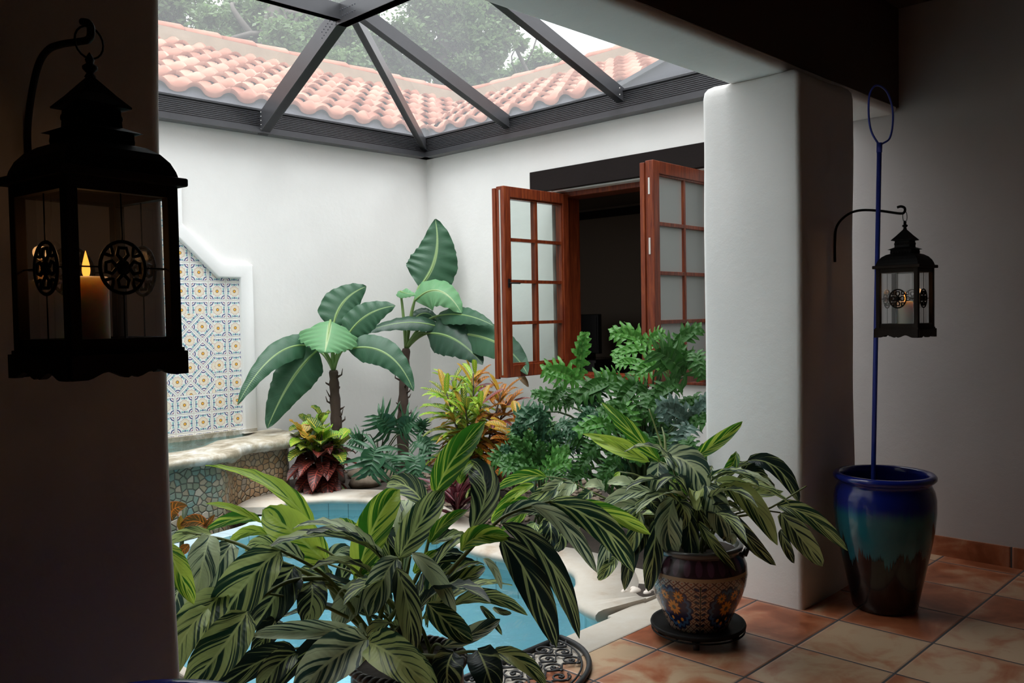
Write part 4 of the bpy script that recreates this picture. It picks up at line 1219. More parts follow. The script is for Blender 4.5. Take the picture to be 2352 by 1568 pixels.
def w_lobe(v): return min(1, .5 + v * 1.6) * min(1, ((1 - v) / .55)) ** .75 * (1 + .13 * math.sin(v * 17 + 1))

def lobed(mb, a, m, b, w, nrm, lobes=8, mi=0, cup=.12, seed=1):
    """split-leaf philodendron blade: body along the midrib with long side lobes"""
    a, m, b = V(a), V(m), V(b); nrm = V(nrm).normalized(); rr = random.Random(seed)
    L = (m - a).length + (b - m).length
    leaf(mb, a.lerp(m, .04), m, b, w * .40, nrm, w_ovate, cup=.2, wave=.05, nl=12, nw=4, mi=mi, seed=seed)
    for k in range(lobes):
        v = .03 + .84 * (k / (lobes - 1)) ** 1.05
        p = bez(a, m, b, v); t = (bez(a, m, b, min(1, v + .03)) - bez(a, m, b, max(0, v - .03))).normalized()
        s_ = t.cross(nrm).normalized(); n = s_.cross(t)
        shape = math.sin(PI * (.30 + .62 * v)) ** .7 if v > .12 else .72 + v * 2
        for sg in (-1, 1):
            ln = w * .5 * shape * rr.uniform(.9, 1.12)
            ang = math.radians(-38 + 88 * min(1, v * 1.15) + rr.uniform(-6, 6)) if v < .3 else math.radians(-8 + 62 * v + rr.uniform(-5, 5))
            d = (s_ * sg * math.cos(ang) + t * math.sin(ang)).normalized()
            e = p + d * ln - n * ln * (cup + rr.uniform(-.12, .16)); mid = p + d * ln * .5 + n * ln * (.05 + rr.uniform(-.03, .05))
            leaf(mb, p - d * ln * .02, mid, e, L / lobes * rr.uniform(.95, 1.2), n, w_lobe, cup=.12, wave=.09, nl=13, nw=4, mi=mi, fr=2.0, seed=rr.uniform(0, 6), roll=rr.uniform(-.2, .2))
    return mb

UP = V((0, 0, 1))
def toward(p): return (EYE - p).normalized()

def px_leaf(parent, T, base, mid, tip, w, d0, d1=None, mat=None, dm=None, facing=.65, roll=0.0, cup=.25, wave=.05, name='leaf', prof=w_lance, ragged=0.0, nl=14, fr=5.0):
    """one blade whose ends stand at the distances d0 and d1 from the viewer"""
    d1 = d0 if d1 is None else d1; dm = (d0 + d1) / 2 if dm is None else dm
    f = lambda q, d: at_d(T[0] + q[0] / T[2], T[1] + q[1] / T[2], d)
    a, m, b = f(base, d0), f(mid, dm), f(tip, d1)
    ww = w / T[2] / 1986.19 * dm * 1.12
    n = (toward(m) * facing + UP * (1 - facing)).normalized()
    mb = leaf(MB(), a, m, b, ww, n, prof, cup, wave, roll=roll, seed=R.uniform(0, 9), ragged=ragged, nl=nl, fr=fr)
    put(name, mb, mat, parent)
    return a, m, b

Z8, Z9, ZA, Z7, Z6 = (360, 950, 2.5375), (900, 1000, 2.7606), (1320, 900, 2.3469), (900, 720, 2.8), (540, 480, 2.24)
G, GL, GD, GG = GINGER, GINGER_L, GINGER_D, GINGER_G

def stems(parent, root, rad, bases, mat, r0=.006, r1=.003, lift=.18, name='stem', single=False):
    for a in bases:
        mb = MB(); s = V(root) + V((R.uniform(-1, 1) * rad, R.uniform(-1, 1) * rad, 0))
        h = a - s
        c = s + V((h.x * .25, h.y * .25, max(h.z * .6, 0) + lift))
        pts = [bez(s, s.lerp(a, .5) * .45 + c * .55, a, t / 7) for t in range(8)]
        mb.tube(pts, [r0 + (r1 - r0) * t / 7 for t in range(8)], 7)
        put(name, mb, mat, parent)

# ---- front ginger
root = V((PFX, PFY, .36))
front = [
 # base, mid, tip, width, d0, d1, material, facing, roll
 (Z8, (915, 690), (690, 440), (285, 300), 120, 2.62, 2.7, GL, .55, 1.0), (Z8, (1000, 875), (790, 690), (625, 560), 225, 2.55, 2.6, GL, .9, 0),
 (Z8, (1165, 960), (1275, 640), (1412, 440), 200, 2.55, 2.62, GL, .9, 0), (Z8, (1625, 470), (1730, 260), (1912, 45), 165, 2.6, 2.7, GL, .9, 0),
 (Z8, (1830, 680), (1915, 430), (1800, 275), 170, 2.55, 2.7, GD, .95, 0), (Z8, (1770, 410), (1785, 330), (1850, 275), 70, 2.6, 2.7, GL, .8, 0),
 (Z8, (1410, 840), (1530, 640), (1672, 440), 180, 2.5, 2.6, G, .9, 0), (Z8, (1560, 540), (1470, 430), (1340, 408), 140, 2.62, 2.8, G, .85, 0),
 (Z8, (1590, 750), (1680, 640), (1812, 560), 80, 2.5, 2.5, GL, .7, 0), 
 (Z9, (880, 440), (1110, 580), (1300, 870), 110, 2.55, 2.6, GG, .8, .5), (Z9, (990, 420), (1310, 560), (1535, 865), 180, 2.58, 2.66, G, .9, 0),
 (Z9, (1130, 425), (1390, 500), (1640, 627), 110, 2.62, 2.75, GL, .85, 0), (Z9, (690, 650), (880, 920), (1045, 1345), 200, 2.5, 2.5, GD, .92, 0),
 (Z9, (700, 560), (1000, 800), (1190, 1285), 150, 2.52, 2.55, GD, .92, .3), (Z9, (690, 560), (860, 460), (1090, 540), 100, 2.58, 2.62, GG, .6, 0),
 (Z9, (440, 730), (560, 640), (750, 650), 135, 2.48, 2.5, GL, .6, .5), (Z9, (250, 690), (370, 640), (490, 640), 90, 2.6, 2.7, GD, .5, 0),
 (Z9, (230, 780), (350, 745), (470, 760), 80, 2.62, 2.7, GD, .5, 0), (Z9, (250, 830), (380, 790), (560, 820), 80, 2.6, 2.7, GD, .5, 0),
 (Z9, (340, 950), (470, 900), (590, 830), 105, 2.5, 2.6, G, .8, 0), (Z9, (390, 1075), (620, 1030), (860, 1140), 95, 2.5, 2.55, G, .6, .4),
 (Z9, (400, 1050), (600, 1000), (800, 1080), 60, 2.55, 2.6, GD, .5, 0),
 (Z9, (30, 840), (105, 1090), (140, 1385), 160, 2.32, 2.3, GD, .9, 0), (Z9, (125, 745), (285, 900), (405, 1140), 110, 2.4, 2.38, GG, .85, .3),
 (Z9, (225, 1060), (360, 1190), (510, 1300), 160, 2.35, 2.35, G, .9, 0), (Z9, (320, 1340), (520, 1255), (685, 1165), 110, 2.4, 2.45, GG, .8, 0),
 (Z9, (0, 1370), (120, 1430), (290, 1600), 160, 2.2, 2.1, G, .85, 0), (Z9, (390, 1375), (350, 1490), (370, 1640), 200, 2.25, 2.2, GD, .95, 0),
 (Z9, (545, 1360), (600, 1480), (650, 1650), 210, 2.3, 2.2, GD, .95, 0), (Z9, (640, 1370), (820, 1430), (980, 1590), 110, 2.3, 2.25, G, .8, 0),
 (Z9, (560, 1080), (630, 1160), (700, 1265), 45, 2.5, 2.5, G, .8, 0), (Z9, (580, 780), (650, 850), (695, 975), 50, 2.52, 2.5, GG, .8, 0),
 (Z9, (640, 1090), (700, 1120), (760, 1125), 40, 2.52, 2.5, GD, .8, 0),
 (Z8, (720, 800), (500, 1010), (310, 1340), 270, 2.3, 2.2, G, .92, 0), (Z8, (800, 890), (690, 1060), (560, 1260), 240, 2.36, 2.28, GD, .92, 0),
 (Z8, (900, 975), (905, 1090), (870, 1220), 175, 2.36, 2.3, GD, .92, 0), (Z8, (1400, 840), (1310, 980), (1240, 1180), 170, 2.36, 2.32, GG, .92, 0),
 (Z8, (310, 705), (265, 880), (235, 1060), 180, 2.32, 2.25, GG, .92, 0), (Z8, (440, 750), (345, 900), (205, 1140), 165, 2.36, 2.28, GG, .92, 0),
 (Z8, (55, 770), (120, 900), (218, 1110), 130, 2.15, 2.1, GL, .9, 0), (Z8, (320, 700), (180, 705), (50, 770), 80, 2.36, 2.3, G, .6, 0),
 (Z8, (605, 615), (450, 615), (288, 682), 80, 2.6, 2.62, GL, .7, 0), (Z8, (620, 640), (450, 555), (288, 524), 45, 2.58, 2.6, GL, .6, 0),
 (Z8, (400, 1030), (230, 1210), (90, 1420), 230, 2.22, 2.1, G, .92, 0), (Z8, (530, 1150), (370, 1380), (170, 1600), 260, 2.18, 2.05, G, .92, 0),
 (Z8, (300, 1130), (150, 1320), (70, 1570), 170, 2.12, 2.0, G, .92, 0), (Z8, (1225, 1290), (880, 1265), (545, 1295), 115, 2.22, 2.12, GG, .75, 0),
 (Z8, (1225, 1315), (1010, 1440), (810, 1640), 270, 2.15, 2.0, GG, .9, 0), (Z8, (1230, 1330), (1390, 1420), (1610, 1610), 230, 2.15, 2.0, G, .9, 0),
 (Z8, (810, 1365), (570, 1460), (340, 1620), 160, 2.2, 2.1, GD, .85, 0), (Z8, (820, 1390), (690, 1480), (600, 1640), 150, 2.16, 2.1, GD, .9, 0),
 (Z8, (1190, 1310), (950, 1350), (690, 1620), 130, 2.25, 2.15, GD, .7, 0), (Z8, (1260, 980), (1130, 1090), (1050, 1240), 170, 2.45, 2.4, GG, .92, 0),
 (Z8, (650, 705), (530, 690), (410, 770), 65, 2.6, 2.6, GL, .7, 0), (Z8, (730, 800), (620, 755), (515, 800), 85, 2.62, 2.6, G, .7, 0),
 (Z8, (860, 860), (740, 800), (600, 830), 105, 2.5, 2.45, GG, .6, 0), (Z8, (1000, 880), (1060, 805), (1170, 835), 90, 2.62, 2.7, GG, .75, 0),
 (Z8, (1165, 980), (1230, 890), (1340, 825), 100, 2.58, 2.65, GL, .85, 0), (Z8, (1210, 720), (1130, 660), (1065, 608), 65, 2.62, 2.65, GL, .8, .5),
 (Z8, (1060, 1060), (1100, 900), (1170, 840), 90, 2.62, 2.65, GD, .85, 0), (Z8, (1000, 1000), (960, 930), (840, 900), 90, 2.62, 2.6, G, .8, 0),
 (Z8, (700, 1190), (640, 1290), (560, 1400), 130, 2.28, 2.2, GD, .9, 0), (Z8, (150, 960), (110, 1080), (70, 1240), 150, 2.3, 2.25, GG, .9, 0),
 (Z8, (1560, 1060), (1640, 950), (1720, 870), 90, 2.5, 2.55, G, .85, 0), (Z8, (1500, 930), (1560, 850), (1640, 800), 60, 2.48, 2.5, GL, .85, 0),
 (Z8, (1340, 720), (1380, 700), (1450, 770), 70, 2.66, 2.68, G, .8, 0), (Z8, (1410, 680), (1430, 620), (1440, 560), 40, 2.66, 2.66, GG, .9, 0),
]
bases = []
for T, a, m, b, w, d0, d1, mt_, fc, ro in front:
    p = px_leaf(fg, T, a, m, b, w, d0, d1, mt_, facing=fc, roll=ro, dm=(d0 + d1) / 2 - .03)
    bases.append(p[0])
rr = random.Random(11)
fc_ = lambda T, q, d: at_d(T[0] + q[0] / T[2], T[1] + q[1] / T[2], d)
canes = [[(Z8, (1270, 1290), 2.45), (Z8, (1180, 1000), 2.52), (Z8, (1200, 880), 2.55)], [(Z8, (1290, 1290), 2.5), (Z8, (1540, 900), 2.52), (Z8, (1620, 480), 2.6)],
         [(Z8, (1310, 1310), 2.5), (Z8, (1600, 1050), 2.5), (Z9, (340, 890), 2.5), (Z9, (620, 590), 2.52), (Z9, (760, 490), 2.55), (Z9, (1000, 420), 2.58), (Z9, (1130, 425), 2.62)],
         [(Z8, (1240, 1290), 2.45), (Z8, (1040, 1080), 2.5), (Z8, (985, 880), 2.54), (Z8, (900, 680), 2.6)], [(Z8, (1250, 1290), 2.4), (Z8, (1000, 1000), 2.42), (Z8, (610, 820), 2.34), (Z8, (420, 740), 2.34), (Z8, (150, 690), 2.3)],
         [(Z8, (1240, 1290), 2.38), (Z8, (1000, 960), 2.38), (Z8, (720, 795), 2.3)], [(Z8, (1370, 1330), 2.45), (Z8, (1420, 1100), 2.42), (Z8, (1480, 830), 2.4)],
         [(Z8, (1280, 1330), 2.42), (Z8, (1330, 1050), 2.42), (Z8, (1400, 840), 2.38)], [(Z8, (1430, 1400), 2.45), (Z9, (300, 1400), 2.4), (Z9, (450, 1372), 2.33), (Z9, (640, 1368), 2.3)],
         [(Z8, (1220, 1310), 2.4), (Z8, (1190, 1230), 2.3), (Z8, (1225, 1300), 2.18)], [(Z8, (1000, 960), 2.4), (Z8, (760, 980), 2.3), (Z8, (530, 1130), 2.2)], [(Z8, (1190, 1310), 2.4), (Z8, (1000, 1340), 2.28), (Z8, (800, 1370), 2.2)]]
cm = MB()
for c in canes:
    P = catmull([fc_(T, q, d) for T, q, d in c], 6)
    put('cane', MB().tube(P, [.0085 - .0055 * i / (len(P) - 1) for i in range(len(P))], 8), GINGER_T, fg)
sb = [b for i, b in enumerate(bases) if i in (1, 2, 6, 18, 22, 25, 35, 36, 42, 43, 52, 57, 58)]
stems(fg, root, .07, sb, GINGER_T, .0065, .003, .05)
# leaves filling the inside of the clump
for k in range(24):
    a_ = rr.uniform(0, 2 * PI); el = rr.uniform(.25, 1.1); h = rr.uniform(.08, .33)
    s = root + V((math.cos(a_) * .06, math.sin(a_) * .06, h)); d = V((math.cos(a_) * math.cos(el), math.sin(a_) * math.cos(el), math.sin(el)))
    L = rr.uniform(.22, .34); m = s + d * L * .55; b = s + d * L * .9 + V((math.cos(a_), math.sin(a_), -.9)) * L * .22
    put('leaf', leaf(MB(), s, m, b, rr.uniform(.06, .09), UP + d * .1, w_lance, .2, .05, seed=k), rr.choice((G, GD, GD, GG)), fg)

# ---- ginger before the pillar
root = V((GPX, GPY, PZ0 + .32))
right_l = [
 (ZA, (460, 375), (305, 215), (145, 55), 85, 3.8, 3.9, GL, .9, 0), (ZA, (405, 375), (240, 310), (78, 238), 70, 3.85, 4.0, GL, .85, 0), (ZA, (390, 322), (250, 275), (40, 225), 50, 3.9, 4.0, GL, .8, 0),
 (ZA, (655, 352), (765, 270), (906, 158), 75, 3.75, 3.7, GL, .85, .4), (ZA, (480, 345), (630, 400), (682, 575), 165, 3.72, 3.6, GG, .85, 0), (ZA, (455, 380), (450, 470), (482, 588), 120, 3.66, 3.6, GG, .9, 0),
 (ZA, (705, 490), (765, 630), (818, 802), 140, 3.6, 3.5, GG, .9, 0), (ZA, (765, 480), (935, 580), (1092, 825), 125, 3.62, 3.5, G, .88, 0), (ZA, (540, 565), (505, 720), (545, 885), 150, 3.6, 3.55, GG, .92, 0),
 (ZA, (1090, 612), (1260, 670), (1470, 855), 95, 3.5, 3.4, G, .8, 0), (ZA, (1110, 650), (1215, 780), (1338, 940), 120, 3.5, 3.42, GD, .9, 0), (ZA, (930, 370), (1090, 410), (1212, 600), 95, 3.68, 3.62, GD, .8, 0),
 (ZA, (820, 640), (930, 780), (1085, 935), 85, 3.52, 3.45, GD, .85, .5), (ZA, (660, 690), (750, 820), (870, 965), 60, 3.55, 3.48, G, .85, 0), (ZA, (600, 600), (620, 760), (640, 955), 100, 3.62, 3.58, GD, .9, 0),
 (ZA, (440, 680), (425, 880), (395, 1075), 105, 3.62, 3.58, GD, .92, 0), (ZA, (335, 700), (305, 870), (268, 1070), 90, 3.58, 3.52, GD, .92, .3), (ZA, (420, 540), (290, 565), (160, 622), 85, 3.66, 3.7, GG, .7, 0),
 (ZA, (410, 590), (290, 640), (170, 730), 80, 3.64, 3.66, G, .75, 0), (ZA, (340, 640), (325, 770), (300, 905), 85, 3.6, 3.56, G, .92, 0), (ZA, (205, 700), (170, 850), (130, 1012), 75, 3.56, 3.5, GG, .9, 0),
 (ZA, (870, 330), (850, 390), (800, 440), 60, 3.7, 3.7, GL, .9, 0), (ZA, (900, 530), (1010, 548), (1125, 535), 55, 3.62, 3.5, G, .7, 0), (ZA, (1110, 740), (1140, 830), (1182, 922), 55, 3.5, 3.46, GD, .85, 0),
 (ZA, (825, 740), (835, 780), (830, 810), 80, 3.56, 3.52, GG, .9, 0), (ZA, (510, 505), (560, 520), (600, 580), 80, 3.7, 3.62, GL, .8, 0), (ZA, (740, 400), (720, 440), (745, 480), 50, 3.75, 3.72, GG, .9, 0),
 (ZA, (890, 440), (960, 430), (1040, 470), 80, 3.7, 3.66, GD, .7, 0), (ZA, (870, 470), (980, 470), (1080, 520), 70, 3.68, 3.62, GD, .7, 0), (ZA, (820, 440), (850, 400), (870, 320), 60, 3.72, 3.72, G, .9, 0),
 (ZA, (240, 430), (225, 470), (240, 500), 35, 3.7, 3.7, GL, .9, 0), (ZA, (560, 590), (590, 640), (585, 740), 80, 3.58, 3.54, GD, .9, 0), (ZA, (650, 590), (690, 680), (720, 760), 70, 3.62, 3.56, GD, .9, 0),
 (ZA, (400, 560), (420, 600), (470, 640), 80, 3.62, 3.6, GD, .85, 0),
 # the long cane that leans over the pool
 (Z9, (980, 262), (830, 265), (655, 345), 85, 3.62, 3.7, GL, .75, 0), (Z9, (1060, 285), (960, 360), (850, 425), 75, 3.62, 3.6, G, .8, 0), (Z9, (1080, 290), (1010, 350), (920, 425), 95, 3.62, 3.6, GG, .85, 0),
 (Z9, (900, 310), (780, 370), (650, 490), 65, 3.64, 3.6, GL, .8, 0), (Z9, (870, 400), (750, 450), (630, 545), 70, 3.62, 3.58, GL, .8, 0), (Z9, (1160, 305), (1100, 350), (1035, 425), 90, 3.62, 3.6, GG, .85, 0),
 (Z9, (1350, 350), (1290, 310), (1220, 330), 70, 3.62, 3.62, GG, .6, 0), (Z9, (1260, 350), (1220, 390), (1165, 435), 75, 3.62, 3.6, G, .85, 0), (Z9, (1560, 345), (1470, 295), (1365, 305), 75, 3.64, 3.66, GG, .65, 0),
 (Z9, (1640, 350), (1490, 370), (1330, 450), 90, 3.62, 3.6, GG, .7, 0), (Z9, (1600, 450), (1490, 440), (1370, 500), 75, 3.6, 3.58, GG, .75, 0), (Z9, (990, 520), (1010, 610), (1000, 710), 110, 3.56, 3.52, GD, .92, 0),
 (Z9, (910, 550), (880, 620), (865, 690), 90, 3.56, 3.52, G, .9, 0), (Z9, (1070, 560), (1070, 650), (1040, 730), 105, 3.58, 3.54, GD, .92, 0), (Z9, (1090, 430), (1020, 520), (920, 630), 90, 3.6, 3.56, G, .9, 0),
 (Z9, (1570, 480), (1540, 630), (1480, 780), 100, 3.58, 3.52, G, .92, 0), (Z9, (1420, 770), (1370, 840), (1308, 915), 80, 3.52, 3.48, G, .92, 0), (Z9, (1600, 560), (1580, 660), (1530, 760), 85, 3.58, 3.54, GD, .92, 0),
 (Z9, (1240, 430), (1180, 500), (1130, 600), 85, 3.58, 3.54, GD, .9, 0), (Z9, (1400, 460), (1330, 540), (1300, 640), 85, 3.58, 3.54, GD, .9, 0), (Z9, (1150, 470), (1120, 560), (1130, 640), 75, 3.6, 3.56, GG, .9, 0),
 (Z9, (860, 430), (800, 520), (690, 600), 70, 3.62, 3.6, GL, .85, 0), (Z9, (1030, 470), (940, 470), (850, 500), 70, 3.62, 3.6, GD, .7, 0), (Z9, (1340, 430), (1260, 480), (1180, 590), 80, 3.6, 3.56, GG, .9, 0),
 (Z9, (1450, 470), (1420, 580), (1430, 700), 85, 3.58, 3.54, GD, .92, 0), (Z9, (700, 450), (670, 500), (640, 560), 60, 3.64, 3.62, GL, .9, 0),
]
bases = []
for T, a, m, b, w, d0, d1, mt_, fc, ro in right_l:
    bases.append(px_leaf(rg, T, a, m, b, w, d0, d1, mt_, facing=fc, roll=ro, dm=(d0 + d1) / 2 - .04)[0])
stems(rg, root, .07, [b for i, b in enumerate(bases) if i < 34 and i % 2 == 0], GINGER_T, .006, .003, .10)
cm = MB()
for c in ([(ZA, (560, 800), 3.75), (ZA, (420, 640), 3.68), (Z9, (1600, 460), 3.62), (Z9, (1400, 415), 3.62), (Z9, (1200, 325), 3.62), (Z9, (1080, 275), 3.62), (Z9, (980, 260), 3.62)],
          [(ZA, (640, 800), 3.75), (ZA, (690, 600), 3.68), (ZA, (790, 470), 3.66), (ZA, (940, 365), 3.68)], [(ZA, (640, 800), 3.7), (ZA, (800, 690), 3.6), (ZA, (1020, 640), 3.52), (ZA, (1250, 506), 3.45)],
          [(ZA, (560, 800), 3.75), (ZA, (480, 560), 3.75), (ZA, (450, 360), 3.8)], [(ZA, (600, 800), 3.75), (ZA, (640, 500), 3.75), (ZA, (655, 352), 3.75)], [(ZA, (480, 345), 3.8), (ZA, (455, 250), 3.85), (ZA, (400, 90), 3.9)], [(ZA, (490, 345), 3.8), (ZA, (485, 250), 3.85), (ZA, (470, 190), 3.9)]):
    P = catmull([fc_(T, q, d) for T, q, d in c], 6); put('cane', MB().tube(P, [.0075 - .005 * i / (len(P) - 1) for i in range(len(P))], 8), GINGER_T, rg)
for k in range(30):
    a_ = rr.uniform(0, 2 * PI); el = rr.uniform(.1, 1.0); h = rr.uniform(.02, .30)
    s = root + V((math.cos(a_) * .06, math.sin(a_) * .06, h)); d = V((math.cos(a_) * math.cos(el), math.sin(a_) * math.cos(el), math.sin(el)))
    if d.x > .25 and d.y > -.3: continue
    L = rr.uniform(.25, .36); m = s + d * L * .5; b = s + d * L * .8 + V((math.cos(a_), math.sin(a_), -1.1)) * L * .25
    put('leaf', leaf(MB(), s, m, b, rr.uniform(.06, .085), UP + d * .1, w_lance, .2, .05, seed=k), rr.choice((G, GD, GD, GG)), rg)

# ---------------------------------------------------------------- banana plants
def banana(label, tpix, Y, crown, specs):
    pts = [at_y(x, y, Y) for x, y in tpix]; g = V((pts[0].x, pts[0].y, -.02)); base_d = pts[0].dot(V((.711, .702, 0)))
    t = thing('banana_plant', label, 'banana plant', g)
    P = catmull([g] + pts, 5); n = len(P)
    sc_ = MB().tube(P, [.055 - .02 * i / (n - 1) + .004 * math.sin(i * 2.1) for i in range(n)], 12)
    for k in range(14):
        p = P[int((.2 + .75 * k / 14) * (n - 1))]; a_ = rr.uniform(0, 2 * PI); d = V((math.cos(a_), math.sin(a_), .5))
        sc_.tube([p + d * .03, p + d * rr.uniform(.05, .08), p + d * .08 + V((0, 0, rr.uniform(.0, .05)))], [.012, .007, .002], 5)
    put('trunk', sc_, BANANA_T, t)
    D0 = P[-1].dot(V((.711, .702, 0)))
    top = P[-1]
    for (T, a, m, b, w, da, db, mat, fc, ro, fold) in specs:
        f = lambda q, d: at_d(T[0] + q[0] / T[2], T[1] + q[1] / T[2], D0 + d)
        A, M_, B_ = f(a, da), f(m, (da + db) / 2), f(b, db)
        ww = w / T[2] / 1986.19 * D0 * 1.1
        nn = (toward(M_) * fc + UP * (1 - fc)).normalized()
        lf = put('leaf', leaf(MB(), A, M_, B_, ww, nn, w_banana, -.10, .035, nl=30, nw=10, roll=ro, fr=7, ragged=.12, seed=rr.uniform(0, 9), fold=fold), mat, t)
        pe = MB(); c = top + V((0, 0, .12)); h = A
        pts2 = [bez(top, (top.lerp(h, .5) + V((0, 0, .06))), h, q / 8) for q in range(9)] + [bez(A, M_, B_, q / 14) + nn * (-.004) for q in range(1, 13)]
        for p in pts2: p.x = min(p.x, XB - .05); p.y = min(p.y, YA - .05)
        pe.tube(pts2, [.019 - .0165 * (q / (len(pts2) - 1)) ** .7 for q in range(len(pts2))], 7)
        put('midrib', pe, BANANA_S, lf)
    return t
Bn, BL, BD = BANANA, BANANA_L, BANANA_D
banana('shorter banana plant left of the courtyard corner, pale leaf hanging at its front', [(776, 1040), (772, 960), (768, 890), (766, 850)], 6.15, (760, 800), [
 (Z6, (490, 572), (478, 650), (462, 735), 270, -.1, -.35, BL, .75, 0, -.25), (Z6, (505, 600), (560, 475), (675, 398), 190, .05, .2, Bn, .8, 0, .0),
 (Z6, (575, 655), (680, 545), (825, 498), 150, .0, .05, Bn, .75, 0, .0), (Z6, (425, 725), (290, 880), (165, 1128), 195, -.1, -.25, Bn, .85, 0, 0),
 (Z6, (420, 712), (215, 745), (12, 1005), 125, -.03, -.56, Bn, .75, .2, 0), (Z6, (580, 720), (780, 745), (918, 935), 145, -.05, -.15, Bn, .75, 0, 0), (Z6, (400, 730), (360, 700), (320, 720), 60, .1, .15, BD, .7, 0, 0)])
bp2 = banana('taller banana plant against the courtyard corner, one leaf standing upright', [(925, 985), (926, 920), (930, 850), (933, 800)], 6.2, (935, 760), [
 (Z6, (945, 400), (1030, 250), (1030, 52), 245, .1, .25, Bn, .9, 0, 0), (Z6, (925, 470), (1050, 420), (1165, 535), 175, -.05, -.2, BL, .6, 0, -.2),
 (Z6, (1055, 608), (850, 585), (615, 655), 85, -.05, -.2, BD, .6, .4, .0), (Z6, (985, 640), (1130, 670), (1275, 800), 185, -.05, -.4, BD, .8, 0, 0),
 (Z6, (1040, 550), (1180, 545), (1330, 600), 105, .0, -.45, Bn, .65, 0, 0), (Z6, (1060, 640), (1330, 680), (1505, 850), 165, .0, -.95, Bn, .8, 0, 0), (Z6, (915, 575), (980, 535), (1050, 585), 70, .1, .15, BD, .65, 0, 0),
 (Z6, (850, 420), (870, 430), (930, 440), 60, -.02, -.1, BL, .7, 0, 0)])
a_, m_, b_ = at_x(1188, 853, 5.44), at_x(1203, 872, 5.44), at_x(1214, 889, 5.44)
put('dry_leaf_tip', leaf(MB(), a_, m_, b_, .07, toward(a_), w_lance, .6, .1), DEADLEAF, bp2)['label'] = 'dry brown leaf tip'

# ---------------------------------------------------------------- philodendrons
def philo(label, root, specs, group=None, stem_r=.009, wk=1.1):
    t = thing('philodendron', label, 'philodendron', (root[0], root[1], -.02), group=group); st = MB(); root = V(root)
    for k, (T, a, b, w, d, mat, fc) in enumerate(specs):
        f = lambda q, dd: at_d(T[0] + q[0] / T[2], T[1] + q[1] / T[2], dd)
        A, B_ = f(a, d), f(b, d - .06); M_ = A.lerp(B_, .5) + UP * (A - B_).length * .10 + toward(A) * .02
        nn = (toward(M_) * fc + UP * (1 - fc)).normalized()
        lf = MB(); lobed(lf, A, M_, B_, w / T[2] / 1986.19 * d * wk, nn, 7, seed=k + 3)
        put('leaf', lf, mat, t)
        h = root.lerp(A, .5) + V((0, 0, .12 + abs(A.z - root.z) * .12))
        for p in (A, B_, M_): keep_clear(p)
        put('leaf_stalk', MB().tube([bez(root + V((R.uniform(-.05, .05), R.uniform(-.05, .05), 0)), h, A, q / 8) for q in range(9)], [stem_r - stem_r * .5 * q / 8 for q in range(9)], 7), STEM_G, t)
    return t
PH, PL, PB, PS = PHILO, PHILO_L, PHILO_B, PHILO_S
s0 = at_z(870, 1085, 0)
philo('small blue green philodendron under the two banana plants', (s0.x + .05, s0.y + .05, 0), [
 (Z6, (725, 1235), (690, 1375), 235, 6.5, PB, .85), (Z6, (800, 1150), (735, 1062), 190, 6.62, PB, .85), (Z6, (850, 1140), (925, 1090), 170, 6.62, PB, .85), (Z6, (925, 1275), (930, 1385), 195, 6.4, PB, .85),
 (Z6, (940, 1190), (1010, 1245), 140, 6.5, PB, .8), (Z6, (660, 1200), (600, 1180), 110, 6.6, PB, .8), (Z6, (780, 1280), (830, 1340), 120, 6.6, PB, .8), (Z6, (960, 1150), (965, 1090), 80, 6.6, PB, .8)], stem_r=.006, wk=1.4)
big_root = V((4.10, 3.15, 0))
